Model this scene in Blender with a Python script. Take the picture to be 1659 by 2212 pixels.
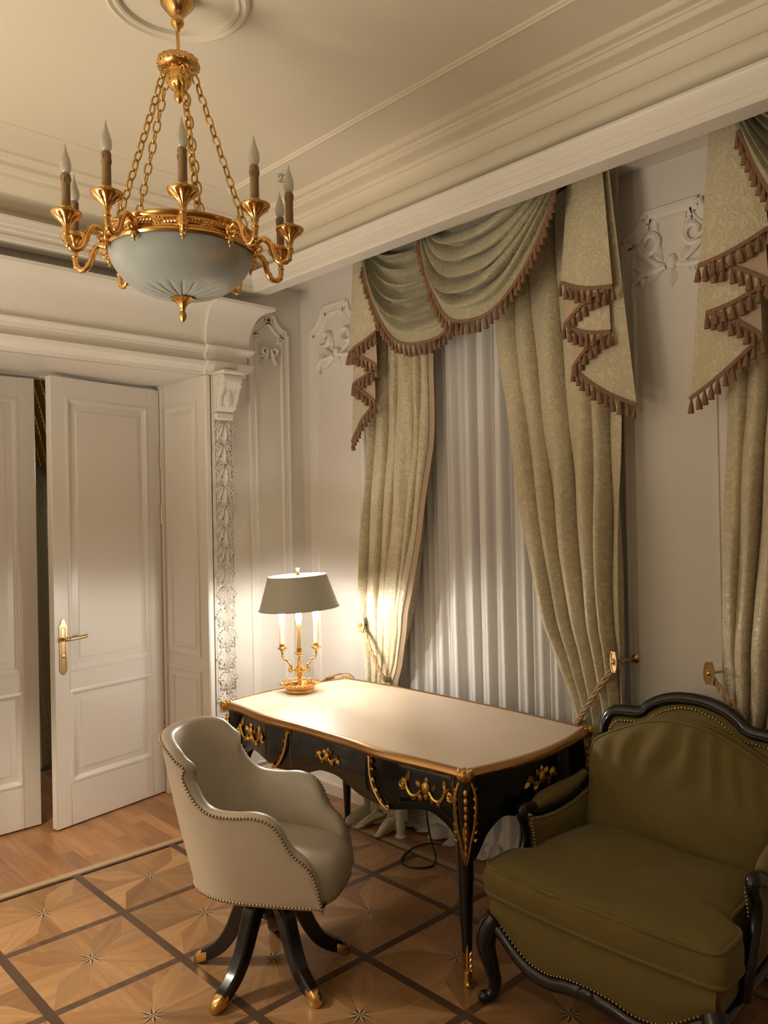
import bpy, math, random
from math import sin, cos, pi, sqrt, atan2, radians
from mathutils import Vector, Matrix

random.seed(7)
scene = bpy.context.scene
for o in list(bpy.data.objects):
    bpy.data.objects.remove(o, do_unlink=True)
COL = scene.collection

# ------------------------------------------------------------------ camera
F_PX, YAW, PITCH, ROLL, EYE = 1723.0, 0.81307, -0.0037, 0.01935, 1.65
fwd0 = Vector((cos(YAW), sin(YAW), 0)); right0 = Vector((sin(YAW), -cos(YAW), 0)); up0 = Vector((0, 0, 1))
fwd = fwd0 * cos(PITCH) - up0 * sin(PITCH)
up = up0 * cos(PITCH) + fwd0 * sin(PITCH)
R_ = right0 * cos(ROLL) - up * sin(ROLL)
U_ = right0 * sin(ROLL) + up * cos(ROLL)
cam_data = bpy.data.cameras.new('camera')
cam_data.sensor_fit = 'HORIZONTAL'; cam_data.sensor_width = 36.0
cam_data.lens = F_PX / 1659.0 * 36.0
cam_data.clip_start = 0.05
cam = bpy.data.objects.new('camera', cam_data); COL.objects.link(cam)
M = Matrix.Identity(4)
for i in range(3):
    M[i][0] = R_[i]; M[i][1] = U_[i]; M[i][2] = -fwd[i]
M[2][3] = EYE
cam.matrix_world = M
scene.camera = cam

# ------------------------------------------------------------------ world, lights, exposure
WARM = (1.0, 0.875, 0.69)
BULB_STRENGTH = 265.0
ROOM_LAMPS = [((-0.7, 1.6, 1.5), 9.0, 0.2)]      # small lamp behind the camera
FILL_SPOTS = [((-0.6, 2.7, 1.1), 98.0, 1), ((0.0, -0.9, 1.6), 5.0, 1), ((0.3, 3.35, 1.75), 68.0, -1)]   # unseen spots added as fill outside the picture: light thrown up (1) or down (-1)
NEXT_ROOM_LAMP = ((3.2, 5.0, 2.0), 15.0, 0.15)
EXPOSURE = 0.72
world = bpy.data.worlds.new('night'); scene.world = world; world.use_nodes = True
world.node_tree.nodes['Background'].inputs[0].default_value = (0.012, 0.016, 0.028, 1)
world.node_tree.nodes['Background'].inputs[1].default_value = 0.6
scene.cycles.use_adaptive_sampling = True; scene.cycles.adaptive_threshold = 0.025; scene.cycles.max_bounces = 7; scene.cycles.caustics_reflective = False; scene.cycles.caustics_refractive = False
vs = scene.view_settings
vs.view_transform = 'Standard'; vs.look = 'None'; vs.gamma = 1.0; vs.use_curve_mapping = False
vs.exposure = EXPOSURE
def point_lamp(name, loc, watts, rad):
    l = bpy.data.lights.new(name, 'POINT'); l.energy = watts; l.color = WARM; l.shadow_soft_size = rad
    o = bpy.data.objects.new(name, l); o.location = loc; COL.objects.link(o)
    return o
def fill_spot(name, loc, watts, way):
    l = bpy.data.lights.new(name, 'SPOT'); l.energy = watts; l.color = WARM; l.shadow_soft_size = 0.5 if way > 0 else 0.15; l.spot_size = radians(165 if way > 0 else 116); l.spot_blend = 0.4
    o = bpy.data.objects.new(name, l); o.location = loc; o.rotation_euler = (pi if way > 0 else 0, 0, 0); COL.objects.link(o)
for loc, w, way in FILL_SPOTS: fill_spot('fill_spot_light', loc, w, way)
for loc, w, r in ROOM_LAMPS: point_lamp('room_lamp_light', loc, w, r)
point_lamp('next_room_light', *NEXT_ROOM_LAMP)

# ------------------------------------------------------------------ materials
def srgb(r, g, b):
    f = lambda c: (c / 255 / 12.92) if c / 255 <= 0.04045 else ((c / 255 + 0.055) / 1.055) ** 2.4
    return (f(r), f(g), f(b), 1)
def base_mat(name):
    m = bpy.data.materials.new(name); m.use_nodes = True
    nt = m.node_tree; b = nt.nodes['Principled BSDF']
    return m, nt, b
def N(nt, t, **kw):
    n = nt.nodes.new(t)
    for k, v in kw.items(): setattr(n, k, v)
    return n
def mat(name, col, rough=0.5, metal=0.0, coat=0.0, sheen=0.0, var=0.0, nscale=8.0, bump=0.0, bscale=60.0, stretch=(1, 1, 1), spec=0.5):
    m, nt, b = base_mat(name)
    b.inputs['Base Color'].default_value = col; b.inputs['Roughness'].default_value = rough
    b.inputs['Metallic'].default_value = metal; b.inputs['Coat Weight'].default_value = coat
    b.inputs['Coat Roughness'].default_value = 0.08
    b.inputs['Sheen Weight'].default_value = sheen; b.inputs['Sheen Roughness'].default_value = 0.4
    b.inputs['Specular IOR Level'].default_value = spec
    tc = N(nt, 'ShaderNodeTexCoord'); mp = N(nt, 'ShaderNodeMapping')
    mp.inputs['Scale'].default_value = stretch
    nt.links.new(tc.outputs['Object'], mp.inputs['Vector'])
    if var > 0:
        nz = N(nt, 'ShaderNodeTexNoise'); nz.inputs['Scale'].default_value = nscale; nz.inputs['Detail'].default_value = 5
        nt.links.new(mp.outputs[0], nz.inputs['Vector'])
        mx = N(nt, 'ShaderNodeMix', data_type='RGBA')
        mx.inputs['A'].default_value = tuple(c * (1 - var) for c in col[:3]) + (1,)
        mx.inputs['B'].default_value = tuple(min(1, c * (1 + var)) for c in col[:3]) + (1,)
        nt.links.new(nz.outputs['Fac'], mx.inputs['Factor']); nt.links.new(mx.outputs['Result'], b.inputs['Base Color'])
    if bump > 0:
        nb = N(nt, 'ShaderNodeTexNoise'); nb.inputs['Scale'].default_value = bscale; nb.inputs['Detail'].default_value = 4
        nt.links.new(mp.outputs[0], nb.inputs['Vector'])
        bp = N(nt, 'ShaderNodeBump'); bp.inputs['Strength'].default_value = bump; bp.inputs['Distance'].default_value = 0.004
        nt.links.new(nb.outputs['Fac'], bp.inputs['Height']); nt.links.new(bp.outputs['Normal'], b.inputs['Normal'])
    return m
def wood(name, dark, light, rough=0.32, axis=0, spec=0.4):
    """wood with grain along one local axis; every object gets its own tone from its random value"""
    m, nt, b = base_mat(name)
    tc = N(nt, 'ShaderNodeTexCoord'); mp = N(nt, 'ShaderNodeMapping'); oi = N(nt, 'ShaderNodeObjectInfo')
    s = [34, 34, 34]; s[axis] = 2.5
    mp.inputs['Scale'].default_value = s
    ad = N(nt, 'ShaderNodeVectorMath', operation='ADD'); cb = N(nt, 'ShaderNodeCombineXYZ')
    mu = N(nt, 'ShaderNodeMath', operation='MULTIPLY'); mu.inputs[1].default_value = 37.0
    nt.links.new(oi.outputs['Random'], mu.inputs[0])
    for i in range(3): nt.links.new(mu.outputs[0], cb.inputs[i])
    nt.links.new(tc.outputs['Object'], mp.inputs['Vector']); nt.links.new(mp.outputs[0], ad.inputs[0]); nt.links.new(cb.outputs[0], ad.inputs[1])
    nz = N(nt, 'ShaderNodeTexNoise'); nz.inputs['Scale'].default_value = 1.0; nz.inputs['Detail'].default_value = 6; nz.inputs['Distortion'].default_value = 0.6
    nt.links.new(ad.outputs[0], nz.inputs['Vector'])
    mx = N(nt, 'ShaderNodeMix', data_type='RGBA'); mx.inputs['A'].default_value = dark; mx.inputs['B'].default_value = light
    rp = N(nt, 'ShaderNodeMapRange'); rp.inputs[1].default_value = 0.3; rp.inputs[2].default_value = 0.7
    nt.links.new(nz.outputs['Fac'], rp.inputs[0]); nt.links.new(rp.outputs[0], mx.inputs['Factor'])
    hs = N(nt, 'ShaderNodeHueSaturation'); vr = N(nt, 'ShaderNodeMapRange'); vr.inputs[3].default_value = 0.74; vr.inputs[4].default_value = 1.18
    nt.links.new(oi.outputs['Random'], vr.inputs[0]); nt.links.new(vr.outputs[0], hs.inputs['Value'])
    nt.links.new(mx.outputs['Result'], hs.inputs['Color']); nt.links.new(hs.outputs[0], b.inputs['Base Color'])
    b.inputs['Roughness'].default_value = rough; b.inputs['Specular IOR Level'].default_value = spec
    return m
def damask(name, ground, figure, scale=1.0):
    m, nt, b = base_mat(name)
    tc = N(nt, 'ShaderNodeTexCoord'); mp = N(nt, 'ShaderNodeMapping'); mp.inputs['Scale'].default_value = (2.0 * scale, 9.0 * scale, 7.0 * scale)
    nt.links.new(tc.outputs['Object'], mp.inputs['Vector'])
    nz = N(nt, 'ShaderNodeTexNoise'); nz.inputs['Scale'].default_value = 1.6; nz.inputs['Detail'].default_value = 1.0
    nt.links.new(mp.outputs[0], nz.inputs['Vector'])
    vm = N(nt, 'ShaderNodeVectorMath', operation='MULTIPLY_ADD'); vm.inputs[1].default_value = (1.6, 1.6, 1.6)
    nt.links.new(nz.outputs['Color'], vm.inputs[0]); nt.links.new(mp.outputs[0], vm.inputs[2])
    vo = N(nt, 'ShaderNodeTexVoronoi', feature='F1'); vo.inputs['Scale'].default_value = 1.3
    nt.links.new(vm.outputs[0], vo.inputs['Vector'])
    sn = N(nt, 'ShaderNodeMath', operation='SINE'); ml = N(nt, 'ShaderNodeMath', operation='MULTIPLY'); ml.inputs[1].default_value = 17.0
    nt.links.new(vo.outputs['Distance'], ml.inputs[0]); nt.links.new(ml.outputs[0], sn.inputs[0])
    rp = N(nt, 'ShaderNodeMapRange'); rp.inputs[1].default_value = -0.15; rp.inputs[2].default_value = 0.35
    nt.links.new(sn.outputs[0], rp.inputs[0])
    mx = N(nt, 'ShaderNodeMix', data_type='RGBA'); mx.inputs['A'].default_value = ground; mx.inputs['B'].default_value = figure
    nt.links.new(rp.outputs[0], mx.inputs['Factor']); nt.links.new(mx.outputs['Result'], b.inputs['Base Color'])
    rr = N(nt, 'ShaderNodeMapRange'); rr.inputs[3].default_value = 0.55; rr.inputs[4].default_value = 0.36
    nt.links.new(rp.outputs[0], rr.inputs[0]); nt.links.new(rr.outputs[0], b.inputs['Roughness'])
    nb = N(nt, 'ShaderNodeTexNoise'); nb.inputs['Scale'].default_value = 26; nb.inputs['Detail'].default_value = 3
    nt.links.new(tc.outputs['Object'], nb.inputs['Vector'])
    am = N(nt, 'ShaderNodeMath', operation='MULTIPLY_ADD'); am.inputs[1].default_value = 0.45
    nt.links.new(rp.outputs[0], am.inputs[0]); nt.links.new(nb.outputs['Fac'], am.inputs[2])
    bp = N(nt, 'ShaderNodeBump'); bp.inputs['Strength'].default_value = 0.55; bp.inputs['Distance'].default_value = 0.006
    nt.links.new(am.outputs[0], bp.inputs['Height']); nt.links.new(bp.outputs['Normal'], b.inputs['Normal'])
    b.inputs['Sheen Weight'].default_value = 0.25
    return m
def emis(name, col, strength):
    m = bpy.data.materials.new(name); m.use_nodes = True; nt = m.node_tree; nt.nodes.clear()
    e = N(nt, 'ShaderNodeEmission'); o = N(nt, 'ShaderNodeOutputMaterial')
    e.inputs[0].default_value = col + (1,); e.inputs[1].default_value = strength
    nt.links.new(e.outputs[0], o.inputs[0]); return m
def cloth_thin(name, col, clear, trans):
    m = bpy.data.materials.new(name); m.use_nodes = True; nt = m.node_tree; nt.nodes.clear()
    d = N(nt, 'ShaderNodeBsdfDiffuse'); t = N(nt, 'ShaderNodeBsdfTranslucent'); c = N(nt, 'ShaderNodeBsdfTransparent'); o = N(nt, 'ShaderNodeOutputMaterial')
    d.inputs[0].default_value = col; t.inputs[0].default_value = col
    a = N(nt, 'ShaderNodeMixShader'); a.inputs[0].default_value = trans
    b = N(nt, 'ShaderNodeMixShader'); b.inputs[0].default_value = clear
    nt.links.new(d.outputs[0], a.inputs[1]); nt.links.new(t.outputs[0], a.inputs[2])
    nt.links.new(a.outputs[0], b.inputs[1]); nt.links.new(c.outputs[0], b.inputs[2]); nt.links.new(b.outputs[0], o.inputs[0])
    return m

MT = {}
MT['wall'] = mat('wall_paint', (0.72, 0.68, 0.62, 1), 0.55, var=0.02, nscale=3, bump=0.05, bscale=90)
MT['ceil'] = mat('ceiling_paint', (0.77, 0.70, 0.56, 1), 0.7, var=0.02, nscale=2, bump=0.04, bscale=80)
MT['trim'] = mat('trim_paint', (0.76, 0.72, 0.66, 1), 0.42, var=0.015, nscale=4)
MT['door'] = mat('door_paint', (0.77, 0.73, 0.67, 1), 0.33, var=0.015, nscale=3)
MT['plaster'] = mat('plaster_relief', (0.77, 0.73, 0.67, 1), 0.5)
MT['gold'] = mat('polished_gilt', (0.74, 0.45, 0.16, 1), 0.2, metal=1.0, var=0.12, nscale=30)
MT['gold_mat'] = mat('aged_gilt', (0.62, 0.38, 0.11, 1), 0.33, metal=1.0, var=0.25, nscale=25, bump=0.3, bscale=120)
MT['gold_edge'] = mat('desk_edge_bronze', (0.52, 0.29, 0.12, 1), 0.28, metal=1.0, var=0.1, nscale=12)
MT['brass'] = mat('brass', (0.70, 0.52, 0.28, 1), 0.28, metal=1.0)
MT['nail'] = mat('aged_nail_brass', (0.46, 0.37, 0.26, 1), 0.25, metal=1.0)
MT['nail_bright'] = mat('bright_nail_brass', (0.62, 0.46, 0.24, 1), 0.3, metal=1.0)
MT['lacquer'] = mat('black_lacquer', (0.0035, 0.0042, 0.0048, 1), 0.25, coat=0.5, spec=0.35)
MT['black'] = mat('black_rubber', (0.006, 0.006, 0.006, 1), 0.5)
MT['topleather'] = mat('cream_top_leather', (0.74, 0.62, 0.485, 1), 0.4, var=0.04, nscale=5, bump=0.04, bscale=250)
MT['leather'] = mat('cream_leather', (0.53, 0.475, 0.385, 1), 0.36, var=0.05, nscale=4, bump=0.06, bscale=220)
MT['velvet'] = mat('olive_velvet', (0.145, 0.108, 0.026, 1), 0.85, sheen=0.12, var=0.18, nscale=7, bump=0.15, bscale=45)
MT['damask'] = damask('cream_damask', (0.51, 0.445, 0.295, 1), (0.585, 0.52, 0.36, 1), 1.7)
MT['damask_swag'] = damask('olive_damask', (0.36, 0.33, 0.215, 1), (0.405, 0.375, 0.25, 1), 1.7)
MT['lining'] = mat('rose_lining', (0.50, 0.38, 0.27, 1), 0.7, var=0.05)
MT['fringe'] = mat('rose_brown_fringe', (0.235, 0.125, 0.068, 1), 0.8, var=0.25, nscale=60, bump=0.5, bscale=300, stretch=(1, 1, 0.15))
MT['rope'] = mat('beige_rope', (0.42, 0.28, 0.15, 1), 0.7, var=0.2, nscale=80)
MT['sheer'] = cloth_thin('white_sheer', (0.86, 0.84, 0.81, 1), 0.07, 0.2)
MT['frost'] = None
MT['candle'] = mat('candle_sleeve', (0.27, 0.165, 0.07, 1), 0.5)
MT['candle_lamp'] = mat('cream_candle_sleeve', (0.60, 0.42, 0.21, 1), 0.5)
MT['bulb_on'] = emis('lit_bulb', (1.0, 0.92, 0.83), BULB_STRENGTH)
MT['shade_out'] = mat('shade_grey_paint', (0.52, 0.50, 0.43, 1), 0.42)
MT['shade_in'] = mat('shade_white_inside', (0.8, 0.75, 0.65, 1), 0.5)
MT['star_dark'] = mat('dark_inlay', (0.05, 0.028, 0.014, 1), 0.35, var=0.2, nscale=40)
MT['star_light'] = mat('light_inlay', (0.50, 0.36, 0.20, 1), 0.35, var=0.1, nscale=40)
MT['band'] = wood('dark_floor_band', (0.075, 0.042, 0.024, 1), (0.125, 0.07, 0.04, 1), 0.33, axis=1)
MT['oak_a'] = wood('parquet_oak', (0.28, 0.142, 0.058, 1), (0.39, 0.21, 0.09, 1), 0.33, axis=0)
MT['oak_b'] = wood('parquet_oak_light', (0.33, 0.175, 0.076, 1), (0.445, 0.255, 0.118, 1), 0.33, axis=0)
MT['plank'] = wood('plank_oak', (0.31, 0.145, 0.06, 1), (0.43, 0.22, 0.10, 1), 0.33, axis=1)
MT['under'] = mat('floor_base', (0.07, 0.04, 0.02, 1), 0.6)
MT['chrome'] = mat('chrome', (0.6, 0.6, 0.58, 1), 0.15, metal=1.0)
MT['white_plastic'] = mat('white_plastic', (0.7, 0.68, 0.63, 1), 0.35)
MT['drape_gold'] = mat('gold_drape', (0.36, 0.25, 0.055, 1), 0.5, sheen=0.3, var=0.3, nscale=6)
def frosted():
    m, nt, b = base_mat('frosted_glass')
    b.inputs['Base Color'].default_value = (0.37, 0.41, 0.40, 1); b.inputs['Roughness'].default_value = 0.42
    b.inputs['Transmission Weight'].default_value = 0.25; b.inputs['IOR'].default_value = 1.2
    return m
MT['frost'] = frosted()
def clearglass(name, rough, tint=(1, 1, 1, 1)):
    m = bpy.data.materials.new(name); m.use_nodes = True; nt = m.node_tree; nt.nodes.clear()
    g = N(nt, 'ShaderNodeBsdfGlossy'); t = N(nt, 'ShaderNodeBsdfTransparent'); o = N(nt, 'ShaderNodeOutputMaterial')
    fr = N(nt, 'ShaderNodeFresnel'); fr.inputs[0].default_value = 1.5
    g.inputs['Roughness'].default_value = rough; t.inputs[0].default_value = tint
    x = N(nt, 'ShaderNodeMixShader'); nt.links.new(fr.outputs[0], x.inputs[0]); nt.links.new(t.outputs[0], x.inputs[1]); nt.links.new(g.outputs[0], x.inputs[2])
    nt.links.new(x.outputs[0], o.inputs[0]); return m
MT['pane'] = clearglass('window_glass', 0.0)
def bulb_off():
    m, nt, b = base_mat('unlit_bulb')
    b.inputs['Base Color'].default_value = (0.80, 0.76, 0.66, 1); b.inputs['Roughness'].default_value = 0.15
    b.inputs['Transmission Weight'].default_value = 0.55; b.inputs['IOR'].default_value = 1.15; b.inputs['Coat Weight'].default_value = 0.6
    return m
MT['bulb_off'] = bulb_off()

# ------------------------------------------------------------------ mesh helpers
class MB:
    def __init__(s): s.v = []; s.f = []; s.mi = []; s.cur = 0
    def face(s, idx): s.f.append(tuple(idx)); s.mi.append(s.cur)
    def grid(s, fn, nu, nv, cu=False, cv=False):
        b = len(s.v); NU = nu if cu else nu + 1; NV = nv if cv else nv + 1
        for i in range(NU):
            for j in range(NV): s.v.append(Vector(fn(i / nu, j / nv)))
        for i in range(nu):
            for j in range(nv):
                i2 = (i + 1) % NU; j2 = (j + 1) % NV
                s.face((b + i * NV + j, b + i2 * NV + j, b + i2 * NV + j2, b + i * NV + j2))
        return s
    def tube(s, pts, r, n=8, closed=False, cap=True, ell=1.0, up=None):
        pts = [Vector(p) for p in pts]; m = len(pts)
        rr = (lambda k: r) if isinstance(r, (int, float)) else (lambda k: r[k] if isinstance(r, (list, tuple)) else r(k / (m - 1)))
        T = []
        for k in range(m):
            a = pts[(k - 1) % m] if (closed or k > 0) else pts[k]; c = pts[(k + 1) % m] if (closed or k < m - 1) else pts[k]
            t = (c - a); T.append(t.normalized() if t.length > 1e-9 else Vector((0, 0, 1)))
        ref = Vector(up) if up else (Vector((0, 0, 1)) if abs(T[0].z) < 0.9 else Vector((1, 0, 0)))
        nrm = (ref - T[0] * ref.dot(T[0])).normalized()
        b = len(s.v)
        for k in range(m):
            if up: nrm = Vector(up)
            nrm = nrm - T[k] * nrm.dot(T[k])
            if nrm.length < 1e-6: nrm = T[k].orthogonal()
            nrm.normalize(); bi = T[k].cross(nrm)
            for q in range(n):
                a = 2 * pi * q / n
                s.v.append(pts[k] + nrm * (cos(a) * rr(k) * ell) + bi * (sin(a) * rr(k)))
        for k in range(m if closed else m - 1):
            k2 = (k + 1) % m
            for q in range(n):
                q2 = (q + 1) % n
                s.face((b + k * n + q, b + k * n + q2, b + k2 * n + q2, b + k2 * n + q))
        if cap and not closed:
            s.face([b + q for q in range(n)][::-1]); s.face([b + (m - 1) * n + q for q in range(n)])
        return s
    def lathe(s, prof, n=24, o=(0, 0, 0), mod=None):
        b = len(s.v); m = len(prof)
        for (r, z) in prof:
            for q in range(n):
                a = 2 * pi * q / n; k = mod(a, r, z) if mod else 1.0
                s.v.append(Vector((o[0] + r * k * cos(a), o[1] + r * k * sin(a), o[2] + z)))
        for k in range(m - 1):
            for q in range(n):
                q2 = (q + 1) % n
                s.face((b + k * n + q, b + k * n + q2, b + (k + 1) * n + q2, b + (k + 1) * n + q))
        if prof[0][0] > 1e-4: s.face([b + q for q in range(n)][::-1])
        if prof[-1][0] > 1e-4: s.face([b + (m - 1) * n + q for q in range(n)])
        return s
    def box(s, a, b_):
        b = len(s.v)
        for x in (a[0], b_[0]):
            for y in (a[1], b_[1]):
                for z in (a[2], b_[2]): s.v.append(Vector((x, y, z)))
        for q in ((0, 1, 3, 2), (4, 6, 7, 5), (0, 4, 5, 1), (2, 3, 7, 6), (0, 2, 6, 4), (1, 5, 7, 3)): s.face([b + i for i in q])
        return s
    def cbox(s, lo, hi, c):
        """chamfered box"""
        b = len(s.v); idx = {}
        L = [Vector(lo), Vector(hi)]
        for x in (0, 1):
            for y in (0, 1):
                for z in (0, 1):
                    p = Vector((L[x].x, L[y].y, L[z].z)); d = (c if x == 0 else -c, c if y == 0 else -c, c if z == 0 else -c)
                    for ax in range(3):
                        q = p.copy()
                        for k in range(3):
                            if k != ax: q[k] += d[k]
                        idx[(x, y, z, ax)] = len(s.v); s.v.append(q)
        g = lambda x, y, z, a: idx[(x, y, z, a)]
        for e in (0, 1):
            s.face((g(e, 0, 0, 0), g(e, 1, 0, 0), g(e, 1, 1, 0), g(e, 0, 1, 0)))
            s.face((g(0, e, 0, 1), g(1, e, 0, 1), g(1, e, 1, 1), g(0, e, 1, 1)))
            s.face((g(0, 0, e, 2), g(1, 0, e, 2), g(1, 1, e, 2), g(0, 1, e, 2)))
        for p in (0, 1):
            for q in (0, 1):
                s.face((g(p, q, 0, 0), g(p, q, 1, 0), g(p, q, 1, 1), g(p, q, 0, 1)))
                s.face((g(p, 0, q, 0), g(p, 1, q, 0), g(p, 1, q, 2), g(p, 0, q, 2)))
                s.face((g(0, p, q, 1), g(1, p, q, 1), g(1, p, q, 2), g(0, p, q, 2)))
        for x in (0, 1):
            for y in (0, 1):
                for z in (0, 1): s.face((g(x, y, z, 0), g(x, y, z, 1), g(x, y, z, 2)))
        return s
    def ball(s, c, r, nu=10, nv=6):
        if isinstance(r, (int, float)): r = (r, r, r)
        b = len(s.v); c = Vector(c)
        s.v.append(c + Vector((0, 0, -r[2])))
        for j in range(1, nv):
            ph = -pi / 2 + pi * j / nv
            for i in range(nu):
                th = 2 * pi * i / nu
                s.v.append(c + Vector((r[0] * cos(ph) * cos(th), r[1] * cos(ph) * sin(th), r[2] * sin(ph))))
        s.v.append(c + Vector((0, 0, r[2]))); top = len(s.v) - 1
        for i in range(nu):
            s.face((b, b + 1 + (i + 1) % nu, b + 1 + i))
            for j in range(nv - 2):
                p = b + 1 + j * nu
                s.face((p + i, p + (i + 1) % nu, p + nu + (i + 1) % nu, p + nu + i))
            p = b + 1 + (nv - 2) * nu
            s.face((p + i, p + (i + 1) % nu, top))
        return s
    def prism(s, poly, h0, h1, fn):
        """closed polygon (a,b) extruded between h0 and h1; fn(a,b,h) -> 3D"""
        b = len(s.v); n = len(poly)
        for h in (h0, h1):
            for (a, c) in poly: s.v.append(Vector(fn(a, c, h)))
        for i in range(n):
            j = (i + 1) % n; s.face((b + i, b + j, b + n + j, b + n + i))
        s.face([b + i for i in range(n)][::-1]); s.face([b + n + i for i in range(n)])
        return s
    def mould(s, path, prof, fn, closed=True):
        """moulding: path (a,b) polyline, profile (offset to the left of travel, height)"""
        n = len(path); b = len(s.v); m = len(prof)
        for k in range(n):
            p = Vector(path[k])
            d0 = (p - Vector(path[k - 1])) if (closed or k > 0) else None
            d1 = (Vector(path[(k + 1) % n]) - p) if (closed or k < n - 1) else None
            if d0 is None: d0 = d1
            if d1 is None: d1 = d0
            d0 = d0.normalized(); d1 = d1.normalized()
            n0 = Vector((-d0.y, d0.x)); n1 = Vector((-d1.y, d1.x)); mm = (n0 + n1)
            if mm.length < 1e-6: mm = n0
            mm.normalize(); k_ = 1 / max(0.35, mm.dot(n0))
            for (o, h) in prof:
                q = p + mm * (o * k_); s.v.append(Vector(fn(q.x, q.y, h)))
        for k in range(n if closed else n - 1):
            k2 = (k + 1) % n
            for j in range(m - 1):
                s.face((b + k * m + j, b + k2 * m + j, b + k2 * m + j + 1, b + k * m + j + 1))
        return s
    def nocaps(s):
        keep = [(f, i) for f, i in zip(s.f, s.mi) if len(f) <= 4]; s.f = [k[0] for k in keep]; s.mi = [k[1] for k in keep]
        return s
    def xf(s, fn, start=0):
        for i in range(start, len(s.v)): s.v[i] = Vector(fn(s.v[i]))
        return s
    def join(s, o, fn=None):
        b = len(s.v)
        s.v += [Vector(fn(p)) if fn else p.copy() for p in o.v]
        for f, m in zip(o.f, o.mi): s.f.append(tuple(i + b for i in f)); s.mi.append(m + s.cur)
        return s
    def mesh(s, name, mats, smooth=40):
        me = bpy.data.meshes.new(name); me.from_pydata([tuple(p) for p in s.v], [], s.f)
        for m in (mats if isinstance(mats, (list, tuple)) else [mats]): me.materials.append(m)
        if len(me.materials) > 1: me.polygons.foreach_set('material_index', s.mi)
        if smooth: 
            me.shade_smooth(); me.set_sharp_from_angle(angle=radians(smooth))
        me.update()
        return me
    def build(s, name, mats, parent=None, smooth=40, loc=None, rz=0):
        return obj(name, s.mesh(name, mats, smooth), parent, loc, rz)

def obj(name, me, parent=None, loc=None, rz=0):
    o = bpy.data.objects.new(name, me); COL.objects.link(o)
    if parent is not None: o.parent = parent
    if loc is not None: o.location = loc
    if rz: o.rotation_euler = (0, 0, rz)
    return o
def tag(o, label=None, cat=None, group=None, kind=None):
    if label: o['label'] = label
    if cat: o['category'] = cat
    if group: o['group'] = group
    if kind: o['kind'] = kind
    return o
def thing(name, label, cat, loc=(0, 0, 0), rz=0, group=None):
    o = bpy.data.objects.new(name, None); COL.objects.link(o); o.empty_display_size = 0.1
    o.location = loc; o.rotation_euler = (0, 0, rz)
    return tag(o, label, cat, group)
def struct(o, label, cat): return tag(o, label, cat, kind='structure')
def lerp(a, b, t): return a + (b - a) * t
def interp(tab, x):
    if x <= tab[0][0]: return tab[0][1]
    for (a, b), (c, d) in zip(tab, tab[1:]):
        if x <= c: return b + (d - b) * (x - a) / (c - a)
    return tab[-1][1]
def smooth_path(pts, n=6, closed=False):
    """Catmull-Rom"""
    P = [Vector(p) for p in pts]; out = []; m = len(P)
    for i in range(m if closed else m - 1):
        p0 = P[(i - 1) % m] if (closed or i > 0) else P[i]; p1 = P[i]; p2 = P[(i + 1) % m]
        p3 = P[(i + 2) % m] if (closed or i + 2 < m) else p2
        for k in range(n):
            t = k / n; t2 = t * t; t3 = t2 * t
            out.append(0.5 * ((2 * p1) + (p2 - p0) * t + (2 * p0 - 5 * p1 + 4 * p2 - p3) * t2 + (3 * p1 - p0 - 3 * p2 + p3) * t3))
    if not closed: out.append(P[-1])
    return out
def resample(pts, step):
    P = [Vector(p) for p in pts]; out = [P[0]]; acc = 0.0
    for a, b in zip(P, P[1:]):
        L = (b - a).length; d = step - acc
        while d <= L:
            out.append(a + (b - a) * (d / L)); d += step
        acc = (acc + L) % step if L > 0 else acc
        acc = L - (d - step)
    return out
# flat ornament strokes, in (a, b, h) with h the height over the ground
def spiral(cx, cy, r0, r1, a0, turns, n=22):
    return [(cx + lerp(r0, r1, k / n) * cos(a0 + turns * 2 * pi * k / n), cy + lerp(r0, r1, k / n) * sin(a0 + turns * 2 * pi * k / n)) for k in range(n + 1)]
def stroke(mb, pts, r0, r1, h=0.0, n=6, bulge=True):
    P = [(p[0], p[1], h) for p in pts]
    m = len(P)
    mb.tube(P, [max(0.0008, lerp(r0, r1, k / (m - 1)) * (1 if not bulge else (0.75 + 0.5 * sin(pi * k / (m - 1))))) for k in range(m)], n=n)
    return mb
def leaf(mb, x, y, L, w, ang, h=0.0, lift=0.006):
    """a pointed, ribbed leaf lying on the ground"""
    ca, sa = cos(ang), sin(ang)
    def fn(u, v):
        t = u; s = (v - 0.5) * 2
        wid = w * (sin(pi * t ** 0.75) ** 0.8 if 0 < t < 1 else 0.0)
        px = t * L; py = s * wid
        z = h + lift * (1 - abs(s)) * sin(pi * min(1, t * 0.9 + 0.05)) - 0.002
        return (x + px * ca - py * sa, y + px * sa + py * ca, z)
    mb.grid(fn, 6, 4); return mb
WX, WY = 3.05, 3.945        # window wall plane, door wall plane
CZ = 3.29                   # ceiling
X0, Y0 = -1.5, -2.6         # the walls behind the camera
onA = lambda a, b, h: (a, WY - h, b)
onB = lambda a, b, h: (WX - h, a, b)
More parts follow.
